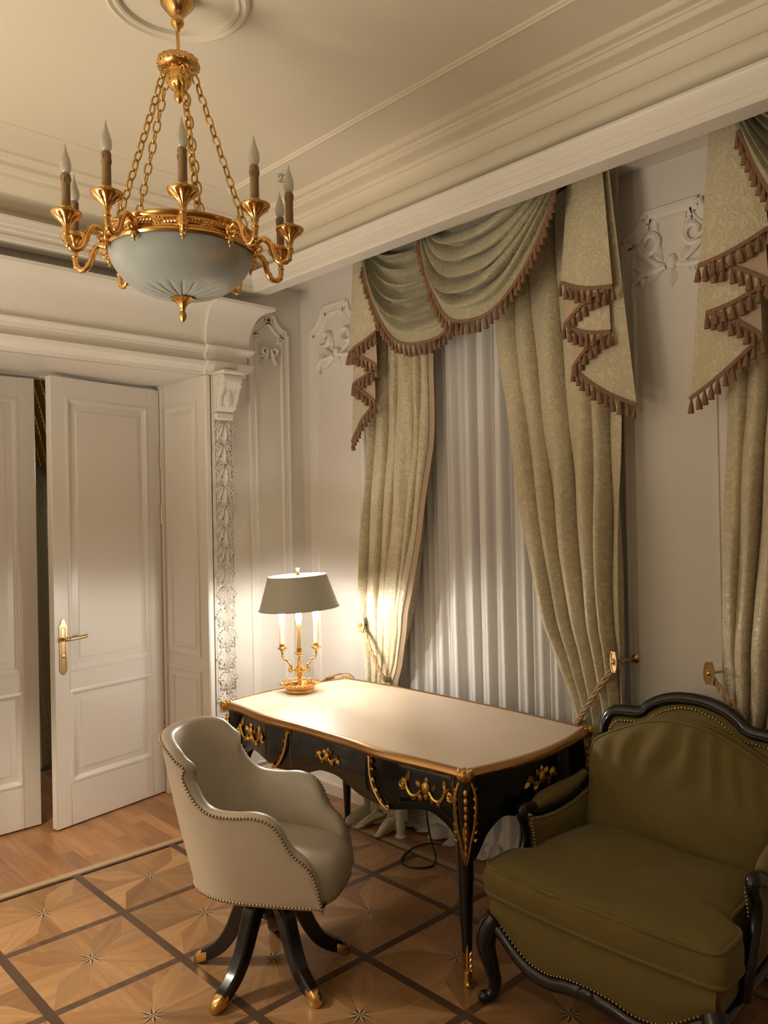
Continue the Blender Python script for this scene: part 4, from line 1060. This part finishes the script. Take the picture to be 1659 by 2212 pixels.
# upholstered seat base and carved rails
ZB = sm([(0, .205), (.08, .200), (.15, .185), (.22, .192), (.28, .222), (.33, .258), (.365, .275), (.40, .28)])
def base_front(u, v):
    Y = lerp(-0.385, 0.385, u); zb = interp(ZB, abs(Y)); z = lerp(0.355, zb, v); X = 0.318 + 0.020 * (1 - (Y / 0.385) ** 2) + 0.012 * sin(pi * v)
    return (X, Y, z)
MB().grid(base_front, 50, 8).build('seat_base_front', MT['velvet'], arm, 60)
m = MB()
for s in (-1, 1): m.grid(lambda u, v: (lerp(0.318, -0.30, u), s * (0.385 - 0.05 * u + 0.01 * sin(pi * v)), lerp(0.355, 0.27, v)), 12, 5)
m.grid(lambda u, v: (lerp(0.318, -0.32, u), lerp(-0.385, 0.385, v) * (1 - 0.13 * u), 0.354), 4, 4); m.build('seat_base', MT['velvet'], arm, 60)
def rail_f(u, v):
    Y = lerp(-0.39, 0.39, u); zb = interp(ZB, abs(Y)); X = 0.318 + 0.020 * (1 - (Y / 0.39) ** 2)
    a = 2 * pi * v; return (X + 0.004 + 0.017 * cos(a), Y, zb - 0.016 + 0.024 * sin(a))
fr_ = MB().grid(rail_f, 50, 10, cv=True).build('front_rail', MT['lacquer'], arm, 60)
heads([Vector((base_front(k / 64, 0.97)[0] + 0.004, base_front(k / 64, 0.97)[1], base_front(k / 64, 0.97)[2] + 0.006)) for k in range(65)], 0.004, 'rail_nail_trim', arm, MT['nail_bright'])
m = MB(); m.ball((0.35, 0, 0.195), (0.012, 0.035, 0.022), 10, 6); t = MB()
for s in (-1, 1): leaf(t, 0, 0, 0.06, 0.014, 0.2 if s > 0 else pi - 0.2, 0, 0.008)
m.join(t, lambda p: (0.352 + p.z, p.x, 0.192 + p.y)); m.build('carved_shell', MT['lacquer'], fr_, 60)
for s in (-1, 1):
    MB().tube([(lerp(0.318, -0.31, k / 8), s * (0.388 - 0.05 * k / 8), 0.258) for k in range(9)], 0.02, 8).build('side_rail', MT['lacquer'], arm, 60)
    m = MB(); m.tube(smooth_path([(0.312, s * 0.372, 0.285), (0.332, s * 0.392, 0.245), (0.338, s * 0.396, 0.19), (0.326, s * 0.384, 0.12), (0.318, s * 0.376, 0.065), (0.328, s * 0.386, 0.030), (0.346, s * 0.402, 0.018)], 4), lambda t: interp([(0, .036), (.25, .036), (.5, .026), (.72, .020), (.88, .022), (1, .019)], t), 10)
    m.ball((0.345, s * 0.400, 0.022), (0.024, 0.024, 0.021), 10, 6); m.build('front_leg', MT['lacquer'], arm, 60)
    m = MB(); m.tube(smooth_path([(-0.315, s * 0.335, 0.31), (-0.325, s * 0.335, 0.2), (-0.35, s * 0.335, 0.09), (-0.37, s * 0.335, 0.0)], 4), lambda t: lerp(.026, .018, t), 8); m.build('back_leg', MT['lacquer'], arm, 60)
    sup = smooth_path([(0.165, s * 0.392, 0.27), (0.155, s * 0.398, 0.34), (0.122, s * 0.402, 0.42), (0.100, s * 0.404, 0.48), (0.098, s * 0.404, 0.53), (0.118, s * 0.404, 0.572), (0.110, s * 0.404, 0.592), (0.070, s * 0.402, 0.584), (0.03, s * 0.40, 0.566), (-0.04, s * 0.395, 0.566), (-0.13, s * 0.385, 0.58), (-0.22, s * 0.37, 0.61), (-0.30, s * 0.355, 0.66)], 5)
    m = MB(); m.tube(sup, 0.021, 10, up=(0, 1, 0)); m.ball((0.112, s * 0.404, 0.583), (0.026, 0.024, 0.022), 10, 6); af = m.build('arm_frame', MT['lacquer'], arm, 60)
    m = MB(); m.tube(smooth_path([(0.045, s * 0.40, 0.586), (0.0, s * 0.398, 0.596), (-0.08, s * 0.39, 0.604), (-0.17, s * 0.38, 0.618), (-0.24, s * 0.368, 0.645)], 4), lambda t: 0.030 * (0.55 + 0.45 * sin(pi * min(1, t * 1.0 + 0.05))), 10); m.build('arm_pad', MT['velvet'], arm, 60)
    def armpan(u, v, side):
        X = lerp(0.118, -0.30, u); zt = interp([(-0.30, .64), (-.22, .595), (-.13, .565), (-.04, .552), (.03, .552), (.12, .565)], X); x0 = X - 0.03 * sin(pi * v) * (1 - u) if u < 0.2 else X
        e = min(u, 1 - u, v, 1 - v) * 8; y = s * (lerp(0.392, 0.35, u)) - s * side * (0.006 + 0.016 * min(1, e) ** 0.5); return (x0, y, lerp(0.33, zt, v))
    m = MB(); m.grid(lambda u, v: armpan(u, v, 1), 16, 12).grid(lambda u, v: armpan(u, v, -1), 16, 12); m.build('arm_panel', MT['velvet'], arm, 60)
    hd = [Vector(armpan(0.02, k / 10, 1)) for k in range(1, 10)] + [Vector(armpan(k / 20, 0.985, 1)) for k in range(1, 20)]
    heads(resample([p + Vector((0, -s * 0.004, 0)) for p in hd], 0.013), 0.004, 'arm_nail_trim', arm, MT['nail_bright'])
# ================================================================== CHANDELIER
ch = thing('chandelier', 'gilt ten-arm chandelier with frosted glass bowl, unlit, hanging from the ceiling', 'chandelier', (CHX, CHY, CZ), atan2(-CHY, -CHX))
Z = lambda z: z - CZ
def lz_(prof): return [(r, Z(z)) for r, z in prof]
m = MB(); m.lathe(lz_([(0.0, 3.29), (0.050, 3.29), (0.053, 3.275), (0.050, 3.262), (0.030, 3.238), (0.020, 3.225), (0.018, 3.212), (0.021, 3.206), (0.018, 3.198), (0.009, 3.190), (0.007, 3.18)]), 28, mod=lambda a, r, z: 1 + (0.03 * cos(14 * a) if r > 0.028 else 0)); m.build('ceiling_cup', MT['gold'], ch, 45)
MB().lathe(lz_([(0.0055, 3.20), (0.0055, 3.09)]), 12).build('rod', MT['gold'], ch, 60)
m = MB(); m.lathe(lz_([(0.0, 3.102), (0.012, 3.102), (0.046, 3.097), (0.062, 3.088), (0.065, 3.074), (0.063, 3.064), (0.050, 3.056), (0.036, 3.052), (0.034, 3.044), (0.039, 3.032), (0.038, 3.018), (0.030, 3.004), (0.020, 2.996), (0.012, 2.990), (0.014, 2.983), (0.016, 2.975), (0.011, 2.962), (0.0, 2.952)]), 32, mod=lambda a, r, z: 1 + (0.025 * cos(16 * a) if r > 0.045 else 0.05 * cos(8 * a)))
for k in range(24): m.ball((0.0635 * cos(k * pi / 12), 0.0635 * sin(k * pi / 12), Z(3.070)), 0.005, 6, 4)
m.build('crown', MT['gold'], ch, 50)
# chains
lk = MB(); pts = []
for k in range(20):
    a = 2 * pi * k / 20; pts.append((0.0105 * cos(a), 0, 0.0205 * sin(a) * (1 + 0.06 * cos(2 * a))))
lk.tube(pts, 0.0030, 6, closed=True); me_link = lk.mesh('chain_link', MT['gold_mat'], 60)
NCH = 5
for c in range(NCH):
    a = radians(13 + 72 * c); A = Vector((0.048 * cos(a), 0.048 * sin(a), Z(3.045))); B = Vector((0.208 * cos(a), 0.208 * sin(a), Z(2.540))); d = B - A; n = 16
    q = (-d).to_track_quat('Z', 'X')
    for k in range(n):
        o = obj('chain_link', me_link, ch, A + d * ((k + 0.5) / n)); o.rotation_mode = 'QUATERNION'
        from mathutils import Quaternion
        o.rotation_quaternion = q @ Quaternion((0, 0, 1), (k % 2) * pi / 2 + 0.5)
# ring band
m = MB(); m.lathe(lz_([(0.212, 2.478), (0.226, 2.474), (0.231, 2.480), (0.229, 2.486), (0.224, 2.490), (0.224, 2.520), (0.230, 2.526), (0.232, 2.533), (0.226, 2.538), (0.214, 2.536), (0.214, 2.480), (0.212, 2.478)]), 80)
fixcaps(m); ringb = m.build('ring', MT['gold'], ch, 35)
t = MB(); t.ball((0, 0, 0), (0.010, 0.010, 0.004), 10, 5); 
for k in range(6): t.ball((0.009 * cos(k * pi / 3), 0.009 * sin(k * pi / 3), 0.002), 0.004, 6, 4)
for s in (-1, 1):
    for k in range(5): leaf(t, s * (0.014 + 0.010 * k), 0, 0.016, 0.005, (0.5 if s > 0 else pi - 0.5), 0.001, 0.005); leaf(t, s * (0.014 + 0.010 * k), 0, 0.016, 0.005, (-0.5 if s > 0 else pi + 0.5), 0.001, 0.005)
rs = MB()
rs.join(t, lambda p: (0.2235 + max(0, p.z), p.x, p.y)); me_ros = rs.mesh('ring_relief', MT['gold'], 60)
for k in range(10): obj('ring_relief', me_ros, ringb, (0, 0, Z(2.506)), radians(19 + 36 * k))
# bowl
BP = [(0.214, 2.482), (0.219, 2.474), (0.217, 2.460), (0.208, 2.438), (0.194, 2.416), (0.176, 2.396), (0.155, 2.379), (0.132, 2.366), (0.108, 2.356), (0.084, 2.349), (0.060, 2.345), (0.036, 2.343), (0.012, 2.342)]
BPs = [(p.x, p.y) for p in smooth_path(BP, 3)]
def bowlmod(u, v):
    i = int(round(v * (len(BPs) - 1))); r, z = BPs[i]; a = 2 * pi * u
    g = max(0, min(1, (0.135 - r) / 0.03)) * max(0, min(1, (r - 0.03) / 0.02))
    cut = 0.0050 * g * max(0, cos(20 * a)) ** 4
    return (r * cos(a), r * sin(a), Z(z) + cut)
m = MB(); m.grid(bowlmod, 160, len(BPs) - 1, cu=True); m.build('glass_bowl', MT['frost'], ch, 60)
m = MB(); m.lathe(lz_([(0.0, 2.352), (0.020, 2.350), (0.034, 2.344), (0.037, 2.338), (0.030, 2.333), (0.020, 2.328), (0.013, 2.318), (0.007, 2.310), (0.009, 2.306), (0.006, 2.302), (0.011, 2.292), (0.012, 2.285), (0.009, 2.276), (0.003, 2.267), (0.0, 2.265)]), 32, mod=lambda a, r, z: 1 + (0.09 * cos(9 * a) if r > 0.018 else 0.06 * cos(6 * a))); m.build('bottom_finial', MT['gold_mat'], ch, 50)
# arms, one mesh each of arm, pan, candle, bulb, copied round
PA = lambda r, z: (r, 0, Z(z))
m = MB()
m.tube(smooth_path([PA(0.226, 2.492), PA(0.243, 2.512), PA(0.264, 2.516), PA(0.282, 2.497), PA(0.292, 2.466), PA(0.306, 2.446), PA(0.325, 2.442), PA(0.338, 2.456), PA(0.342, 2.478), PA(0.342, 2.502)], 5), lambda t: 0.0105 - 0.002 * t, 9)
m.tube(smooth_path([PA(0.228, 2.496), PA(0.240, 2.480), PA(0.252, 2.482), PA(0.252, 2.494), PA(0.244, 2.494)], 4), 0.0045, 7)
m.ball(PA(0.232, 2.500), (0.012, 0.018, 0.020), 10, 6); m.ball(PA(0.232, 2.470), (0.009, 0.011, 0.014), 8, 5); m.ball(PA(0.231, 2.455), (0.005, 0.005, 0.007), 8, 5)
m.ball(PA(0.342, 2.484), (0.012, 0.012, 0.006), 10, 5); m.ball(PA(0.338, 2.452), (0.011, 0.011, 0.010), 8, 5)
for r_, z_ in ((0.285, 2.492), (0.297, 2.456)):
    m.ball(PA(r_ + 0.006, z_ + 0.003), (0.008, 0.005, 0.009), 7, 4)
me_arm = m.mesh('arm', MT['gold'], 60)
c0 = (0.342, 0, 0)
m = MB(); m.lathe(lz_([(0.0, 2.490), (0.008, 2.491), (0.010, 2.500), (0.013, 2.512), (0.024, 2.524), (0.036, 2.533), (0.041, 2.538), (0.0435, 2.541), (0.0435, 2.546), (0.036, 2.547), (0.018, 2.543), (0.0, 2.541)]), 60, c0, mod=lambda a, r, z: 1 + (0.16 * (abs(cos(5 * a)) - 0.5) if 0.012 < r < 0.040 and z < Z(2.540) else 0))
m.lathe(lz_([(0.0, 2.541), (0.014, 2.541), (0.0145, 2.556), (0.017, 2.560), (0.0135, 2.564), (0.0, 2.565)]), 16, c0); me_pan = m.mesh('drip_pan', MT['gold'], 45)
m = MB(); m.lathe(lz_([(0.0, 2.556), (0.0128, 2.556), (0.0125, 2.640), (0.0135, 2.648), (0.0135, 2.655), (0.0115, 2.658), (0.0, 2.658)]), 16, c0)
for q in range(6): m.ball((0.342 + 0.0128 * cos(q), 0.0128 * sin(q), Z(2.644 - 0.006 * (q % 3))), (0.0024, 0.0024, 0.010), 6, 4)
me_can = m.mesh('candle_sleeve', MT['candle'], 50)
m = MB(); m.lathe(lz_([(0.008, 2.658), (0.0145, 2.668), (0.0165, 2.680), (0.0150, 2.694), (0.0105, 2.708), (0.0060, 2.722), (0.0030, 2.734), (0.0010, 2.745), (0.0, 2.746)]), 16, c0); me_blb = m.mesh('unlit_bulb', MT['bulb_off'], 60)
for k in range(10):
    a_ = obj('arm', me_arm, ch, None, radians(1 + 36 * k))
    obj('drip_pan', me_pan, a_); obj('candle_sleeve', me_can, a_); obj('unlit_bulb', me_blb, a_)

# ================================================================== CURTAINS
def local(mb, o): return mb.xf(lambda p: p - Vector(o))
def drape(yo, outer, inner, sgn, nf, name, label, group, seed, base_x=2.945, lined=True):
    """outer/inner: tables (z, y); sgn is +1 when y grows towards the outer edge"""
    rnd = random.Random(seed); ph = [rnd.uniform(0, 6.28) for _ in range(6)]
    org = (base_x, yo + (outer[0][1] + inner[0][1]) / 2, 0)
    so_, si_ = [(-z, y) for z, y in outer], [(-z, y) for z, y in inner]
    def pos(s, z, push=0.0):
        ya, yb_ = interp(so_, -z), interp(si_, -z)
        w = s + 0.035 * sin(2 * pi * s * 2.0 + ph[0]) + 0.02 * sin(2 * pi * s * 3 + ph[1])
        wid = abs(ya - yb_); A = 0.054 * min(1.1, 0.62 / max(0.2, wid)) * (0.8 + 0.3 * sin(5 * s + ph[2])) * (0.55 + 0.45 * min(1, abs(z - 0.80) / 0.5))
        t = 2 * pi * nf * w + 0.35 * sin(z * 1.7 + ph[3])
        f = (2 * abs(cos(t / 2)) ** 0.9 - 1)
        bx = base_x - 0.022 * min(1, max(0, (z - 0.85) / 0.3))
        A *= 1.0 + 0.45 * min(1, max(0, (z - 0.85) / 0.3))
        up_ = min(1, max(0, (z - 1.05) / 1.15)); up_ = up_ * up_ * (3 - 2 * up_); bx += 0.045 * up_; A *= 1 - 0.42 * up_
        x = bx - A * f - 0.007 * sin(2 * t + ph[4] + z) - 0.006 * sin(z * 9 + s * 30) - 0.05 * push
        y = lerp(ya, yb_, s) + 1.05 * (yb_ - ya) / (2 * pi * nf) * sin(t)      # wide ridges, narrow creases
        return Vector((x, y + yo, z))
    zs = [3.03 - 3.03 * k / 90 for k in range(86)]
    def fn(u, v):
        k = v * 100
        if k <= 90: z = 3.03 - (3.03 - 0.05) * k / 90; return pos(u, z)
        t = (k - 90) / 10; p = pos(u, 0.05); dx = interp([(0, 0), (0.3, 0.05), (0.7, 0.12), (1, 0.16)], t) * (0.5 + 0.5 * sin(5 * u * pi + 1 + ph[5])) 
        return Vector((p.x - dx, p.y + 0.02 * sin(9 * u + 4 * t), 0.050 * (1 - t) + 0.012 + 0.035 * sin(pi * t) * (0.5 + 0.5 * sin(23 * u))))
    root = thing(name, label, 'curtain', org, 0, group)
    m = MB(); m.grid(fn, 110, 100); local(m, org).build('drape_panel', MT['damask'], root, 70)
    if not lined: return root
    m = MB()
    def edge(u, v):
        z = lerp(3.03, 0.06, v); p = pos(1.0, z); return Vector((p.x + 0.004 + 0.012 * u, p.y - sgn * 0.026 * u, z))
    m.grid(edge, 2, 70); local(m, org).build('lining_edge', MT['lining'], root, 60)
    return root
OUT_L = [(3.03, 3.20), (2.5, 3.21), (1.9, 3.235), (1.1, 3.25), (0.78, 3.245), (0.4, 3.25), (0, 3.27)]
IN_L = [(3.03, 2.755), (2.47, 2.765), (2.0, 2.775), (1.56, 2.82), (1.25, 2.875), (1.05, 2.93), (0.88, 3.0), (0.76, 3.055), (0.62, 3.03), (0.3, 2.99), (0, 2.97)]
OUT_R = [(3.03, 1.665), (2.4, 1.665), (1.84, 1.67), (1.1, 1.67), (0.8, 1.69), (0.4, 1.68), (0, 1.66)]
IN_R = [(3.03, 2.34), (2.47, 2.315), (1.98, 2.245), (1.46, 2.13), (1.2, 2.06), (1.06, 2.005), (0.9, 1.955), (0.76, 1.915), (0.6, 1.935), (0.3, 1.98), (0, 2.0)]
G = 'damask side curtains'
drape(0, OUT_L, IN_L, 1, 5.0, 'curtain', 'damask curtain left of the sheers, gathered behind the desk lamp', G, 3)
drape(0, OUT_R, IN_R, -1, 5.0, 'curtain', 'wide damask curtain right of the sheers, swept towards the armchair', G, 9, lined=False)
drape(-1.98, OUT_L, IN_L, 1, 5.0, 'curtain', 'damask curtain at the right picture edge behind the armchair', G, 5)
def sheer(y0, y1, nf, x0, seed, label):
    rnd = random.Random(seed); ph = [rnd.uniform(0, 6.28) for _ in range(4)]
    org = (x0, (y0 + y1) / 2, 0); root = None
    def fn(u, v):
        z = lerp(3.03, 0.03, min(1, v / 0.95)); w = u + 0.02 * sin(2 * pi * u * 2 + ph[0]) + 0.012 * sin(2 * pi * u * 5 + ph[1])
        t = 2 * pi * nf * w + 0.25 * sin(z * 1.3 + ph[2]); f = sin(t); f = math.copysign(abs(f) ** 0.55, f)
        A = 0.024 * (0.75 + 0.35 * sin(7 * u + ph[3])); x = x0 - A * f - 0.006 * sin(3 * t + z)
        y = lerp(y0, y1, u) + 0.010 * cos(t)
        if v > 0.95:
            q = (v - 0.95) / 0.05; x -= 0.10 * q * (0.4 + 0.6 * sin(6 * pi * u + ph[1]) ** 2); z = 0.03 + 0.05 * sin(pi * q) * (0.5 + 0.5 * sin(17 * u)) - 0.018 * q
        return (x, y, z)
    m = MB(); m.grid(fn, 150, 60); o = local(m, org).build('sheer_curtain', MT['sheer'], None, 75, loc=org)
    return tag(o, label, 'sheer curtain', 'white sheer curtains')
sheer(3.10, 2.44, 6.5, 3.020, 1, 'white sheer curtain, left half, beside the lamp side drape')
sheer(2.475, 1.84, 6.5, 3.012, 2, 'white sheer curtain, right half, beside the wide swept drape')
sheer(1.12, 0.0, 11, 3.015, 4, 'white sheer curtain of the window beyond the right picture edge')

# tassels
t_ = MB(); t_.ball((0, 0, -0.006), (0.005, 0.005, 0.006), 7, 4); t_.lathe([(0.0, -0.010), (0.0045, -0.011), (0.0075, -0.020), (0.0105, -0.038), (0.0125, -0.054), (0.0, -0.055)], 8); me_tas = t_.mesh('tassel', MT['fringe'], 50)
def fringe(root, org, path, rnd, step=0.033, skip=lambda p: False, up=(1, 0, 0)):
    path = [Vector(p) for p in path]
    m = MB(); m.tube([p + Vector((-0.003, 0, 0.004)) for p in path], 0.0085, 6, up=up, ell=0.5); local(m, org).build('braid', MT['fringe'], root, 60)
    for p in resample(path, step):
        o = obj('tassel', me_tas, root, p - Vector(org) + Vector((-0.004, 0, -0.002))); o.rotation_euler = (rnd.uniform(-.12, .12), rnd.uniform(-.08, .08), rnd.uniform(0, 6))
        s = rnd.uniform(0.9, 1.08); o.scale = (s, s, s)
def swag(yo, yl, yr, yc, sag, pl, pr, xo, label, seed):
    rnd = random.Random(seed); org = (xo, yo + yc, 3.0); p0 = rnd.uniform(0, 6)
    root = thing('swag_valance', label, 'swag', org, 0, 'fringed damask swags')
    def fn(u, v, dz=0):
        q = u * 2 - 1; b = v
        p = pl if q < 0 else pr; half = (yl - yc) if q < 0 else (yc - yr)
        shrink = 0.80 + 0.20 * b
        y = yc - math.copysign(abs(q) ** 0.9, q) * half * shrink
        top = 3.045 - 0.0 * b; z = top - (sag + 0.045) * (b ** 0.9) * (1 - abs(q) ** p) - 0.03 * b * (abs(q) ** 6)
        nf = 7.0; g = max(0.0, 1 - max(0, b - 0.78) / 0.12) 
        ripple = sin(2 * pi * nf * (b ** 0.9) + 0.7 * sin(2.2 * q + p0) + p0 * 0.3)
        ripple = 2 * (0.5 + 0.5 * ripple) ** 0.6 - 1
        amp = 0.058 * g * (1 - 0.8 * abs(q) ** 3) * (0.75 + 0.25 * sin(11 * b + p0))
        x = xo - 0.022 * max(0, -q) - 0.055 * (1 - q * q) * sin(pi * min(1, b * 0.62 + 0.1)) - amp * ripple - 0.004 * sin(9 * q + 17 * b)
        z -= 0.028 * g * sin(2 * pi * nf * (b ** 0.9) + 1.3) * (1 - q * q)
        return Vector((x, y + yo, z))
    m = MB(); m.grid(fn, 60, 90); local(m, org).build('swag_fabric', MT['damask_swag'], root, 70)
    fringe(root, org, [fn(k / 90, 1.0) for k in range(2, 89)], rnd)
    return root
swag(0, 3.150, 2.21, 2.68, 0.515, 2.6, 2.4, 2.866, 'fringed olive damask swag on the left, half behind its neighbour', 1)
swag(0, 2.655, 1.850, 2.30, 0.490, 2.7, 2.15, 2.785, 'fringed olive damask swag in front, above the sheers', 2)
swag(-1.98, 3.150, 2.21, 2.68, 0.515, 2.6, 2.4, 2.850, 'fringed damask swag at the top right picture corner', 3)
HEM = [(1.905, 2.605, 2.848), (1.658, 2.535, 2.838), (1.898, 2.428, 2.860), (1.678, 2.360, 2.852), (1.868, 2.243, 2.870), (1.590, 2.060, 2.884)]
TOPS = [1.866, 1.705, 1.862, 1.712, 1.852, 1.690]
def jabot(yo, mirror, label, seed, ret=0.0):
    rnd = random.Random(seed); yy = (lambda y: 2 * 2.475 - y + yo) if mirror else (lambda y: y + yo)
    org = (2.87, yy(1.76), 3.0); root = thing('jabot', label, 'jabot', org, 0, 'fringed jabots beside the swags')
    fab, lin = MB(), MB(); paths = []
    for k in range(5):
        (ya, za, xa), (yb_, zb, xb) = HEM[k], HEM[k + 1]; ta, tb = TOPS[k], TOPS[k + 1]
        def fn(u, v, k=k, ya=ya, za=za, xa=xa, yb_=yb_, zb=zb, xb=xb, ta=ta, tb=tb):
            yh = lerp(ya, yb_, u); zh = lerp(za, zb, u) - 0.018 * sin(pi * u) * (1 if k % 2 == 0 else -1); yt = lerp(ta, tb, u)
            y = lerp(yh, yt, v); z = lerp(zh, 3.04, v); x = lerp(lerp(xa, xb, u), 2.855 + 0.006 * k, v) - 0.012 * sin(pi * u) * (1 - 0.5 * v) + ret * max(0, (1.76 - y)) 
            return Vector((x, yy(y), z))
        (fab if k % 2 == 0 else lin).grid(fn, 12, 24); paths.append([fn(i / 12, 0) for i in range(13)])
    local(fab, org).build('jabot_fabric', MT['damask'], root, 70); local(lin, org).build('jabot_lining', MT['lining'], root, 70)
    for p in paths: fringe(root, org, p, rnd)
    return root
jabot(0, False, 'fringed jabot cascade right of the front swag, by the wall panel', 4)
jabot(0, True, 'fringed jabot cascade at the far left, near the room corner', 5, ret=0.35)
jabot(-1.98, True, 'fringed jabot cascade at the right picture edge', 6, ret=0.1)

# tiebacks
def tieback(yw, yp, zp, yin, zin, s, label):
    """yw: rosette on the wall, yp: plate, yin: where the rope rounds the curtain; s: +1 when the curtain lies towards +y"""
    org = (WX, yw, 1.03); root = thing('curtain_tieback', label, 'tieback', org, 0, 'curtain tiebacks')
    m = MB(); m.lathe([(0.0, 0.0), (0.024, 0.0), (0.024, 0.004), (0.020, 0.009), (0.012, 0.011), (0.008, 0.016), (0.0, 0.016)], 20); m.xf(lambda p: (-p.z, p.x, p.y)); m.build('rosette', MT['brass'], root, 40)
    tip = Vector((2.856 - WX, yp - yw, zp - 1.03))
    m = MB(); m.tube([(-0.012, 0, 0), tuple(tip * 0.5), tuple(tip)], 0.0055, 8); m.build('bracket_rod', MT['brass'], root, 60)
    m = MB(); pl = [(-0.012, -0.041), (0.012, -0.041), (0.019, -0.018), (0.020, 0.0), (0.019, 0.018), (0.012, 0.041), (-0.012, 0.041), (-0.019, 0.018), (-0.020, 0.0), (-0.019, -0.018)]
    rot = Matrix.Rotation(radians(-22 * s), 3, 'Z')
    f = lambda a, b, h: tuple(tip + rot @ Vector((-h, a, b)))
    m.prism(pl, 0.0, 0.006, f); m.mould(pl, [(0, 0.005), (0.0, 0.009), (0.004, 0.009), (0.006, 0.005)], f); plate = m.build('plate', MT['brass'], root, 30)
    m = MB(); t = MB(); t.ball((0, 0, 0.007), (0.009, 0.009, 0.008), 10, 6)
    for k in range(8): t.ball((0.012 * cos(k * pi / 4), 0.012 * sin(k * pi / 4), 0.006), 0.0035, 6, 4)
    m.join(t, lambda p: f(p.x, p.y, p.z)); m.build('boss', MT['brass'], plate, 60)
    for off in (0.0, 0.016):
        P = smooth_path([tip + Vector((0.012, s * 0.006, -0.012 - off)), Vector((2.858 - WX, lerp(yp, yin, 0.45) - yw, lerp(zp, zin, 0.45) - 1.03 - off)), Vector((2.866 - WX, lerp(yp, yin, 0.85) - yw, lerp(zp, zin, 0.85) - 1.03 - off)), Vector((2.888 - WX, yin - yw, zin - 1.03 - off)), Vector((2.965 - WX, yin - s * 0.03 - yw, zin - 1.02 - off)), Vector((2.995 - WX, lerp(yin, yw, 0.6) - yw, 0.84 - 1.03))], 10)
        m = MB()
        for st in (0, 1):
            Q = []
            for i, p in enumerate(P):
                tdir = (P[min(len(P) - 1, i + 1)] - P[max(0, i - 1)]).normalized(); n1 = tdir.orthogonal().normalized() if i == 0 else (n1 - tdir * n1.dot(tdir)).normalized(); n2 = tdir.cross(n1); a = i * 1.25 + st * pi
                Q.append(p + n1 * (0.004 * cos(a)) + n2 * (0.004 * sin(a)))
            m.tube(Q, 0.005, 6)
        m.build('twisted_rope', MT['rope'], root, 60)
    return root
tieback(1.712, 1.692, 1.045, 1.890, 0.765, 1, 'brass tieback with twisted rope between desk corner and armchair')
tieback(3.280, 3.213, 1.062, 3.06, 0.79, -1, 'brass tieback with twisted rope right behind the lamp')
tieback(1.315, 1.309, 1.050, 1.12, 0.82, -1, 'brass tieback with twisted rope above the armchair back')

# ================================================================== SMALL THINGS
sp = thing('fire_sprinkler', 'small white and chrome fire sprinkler on the ceiling behind the chandelier', 'sprinkler', (2.275, 3.072, CZ))
MB().lathe([(0.0, 0.0), (0.040, 0.0), (0.039, -0.004), (0.030, -0.008), (0.018, -0.009), (0.0, -0.009)], 28).build('cover_plate', MT['white_plastic'], sp, 40)
m = MB(); m.lathe([(0.010, -0.008), (0.010, -0.020), (0.006, -0.024), (0.005, -0.034), (0.009, -0.036), (0.016, -0.040), (0.016, -0.042), (0.0, -0.043)], 16)
for s in (-1, 1): m.tube([(s * 0.009, 0, -0.012), (s * 0.013, 0, -0.024), (s * 0.006, 0, -0.038)], 0.0022, 6)
m.build('nozzle', MT['chrome'], sp, 40)
cb = smooth_path([(2.83, 2.62, 0.52), (2.80, 2.665, 0.42), (2.785, 2.685, 0.24), (2.79, 2.67, 0.10), (2.775, 2.62, 0.010), (2.70, 2.58, 0.006), (2.63, 2.63, 0.006), (2.635, 2.715, 0.006), (2.72, 2.765, 0.006), (2.80, 2.78, 0.008), (2.87, 2.76, 0.010), (2.90, 2.70, 0.012)], 6)
m = MB(); m.tube(cb, 0.0042, 6); o = m.xf(lambda p: p - Vector((2.70, 2.66, 0))).build('power_cable', MT['black'], None, 60, loc=(2.70, 2.66, 0)); tag(o, 'black power cable looping on the floor under the desk', 'cable')
post = thing('white_post', 'short white post standing on the floor behind the desk', 'post', (2.852, 2.935, 0))
MB().lathe([(0.0, 0.0), (0.022, 0.0), (0.0225, 0.004), (0.0225, 0.50), (0.019, 0.505), (0.0, 0.505)], 16).build('pipe', MT['white_plastic'], post, 40)
MB().lathe([(0.0225, 0.0), (0.030, 0.0), (0.030, 0.006), (0.0225, 0.012)], 16).build('floor_collar', MT['white_plastic'], post, 40)
# gold drape in the next room
gd = thing('gold_drape', 'gold drape in the dim room behind the gap of the double door', 'drape', (2.05, 5.42, 0))
MB().grid(lambda u, v: (lerp(-0.42, 0.34, u) * lerp(1.0, 0.62 + 0.25 * abs(v - 0.55), 1) , -0.03 * sin(26 * u + 1.5 * sin(4 * v)), lerp(2.72, 0.02, v)), 70, 24).build('drape_panel', MT['damask'], gd, 60)
MB().grid(lambda u, v: (lerp(-0.34, 0.30, u), -0.06 - 0.022 * sin(70 * (u - 0.28 * v)), 2.62 - (0.25 + 0.9 * u) * v), 90, 24).build('drape_swag', MT['drape_gold'], gd, 60)
MB().cbox((-0.75, -0.02, 2.80), (0.6, 0.10, 2.90), 0.01).build('pelmet', MT['trim'], gd)
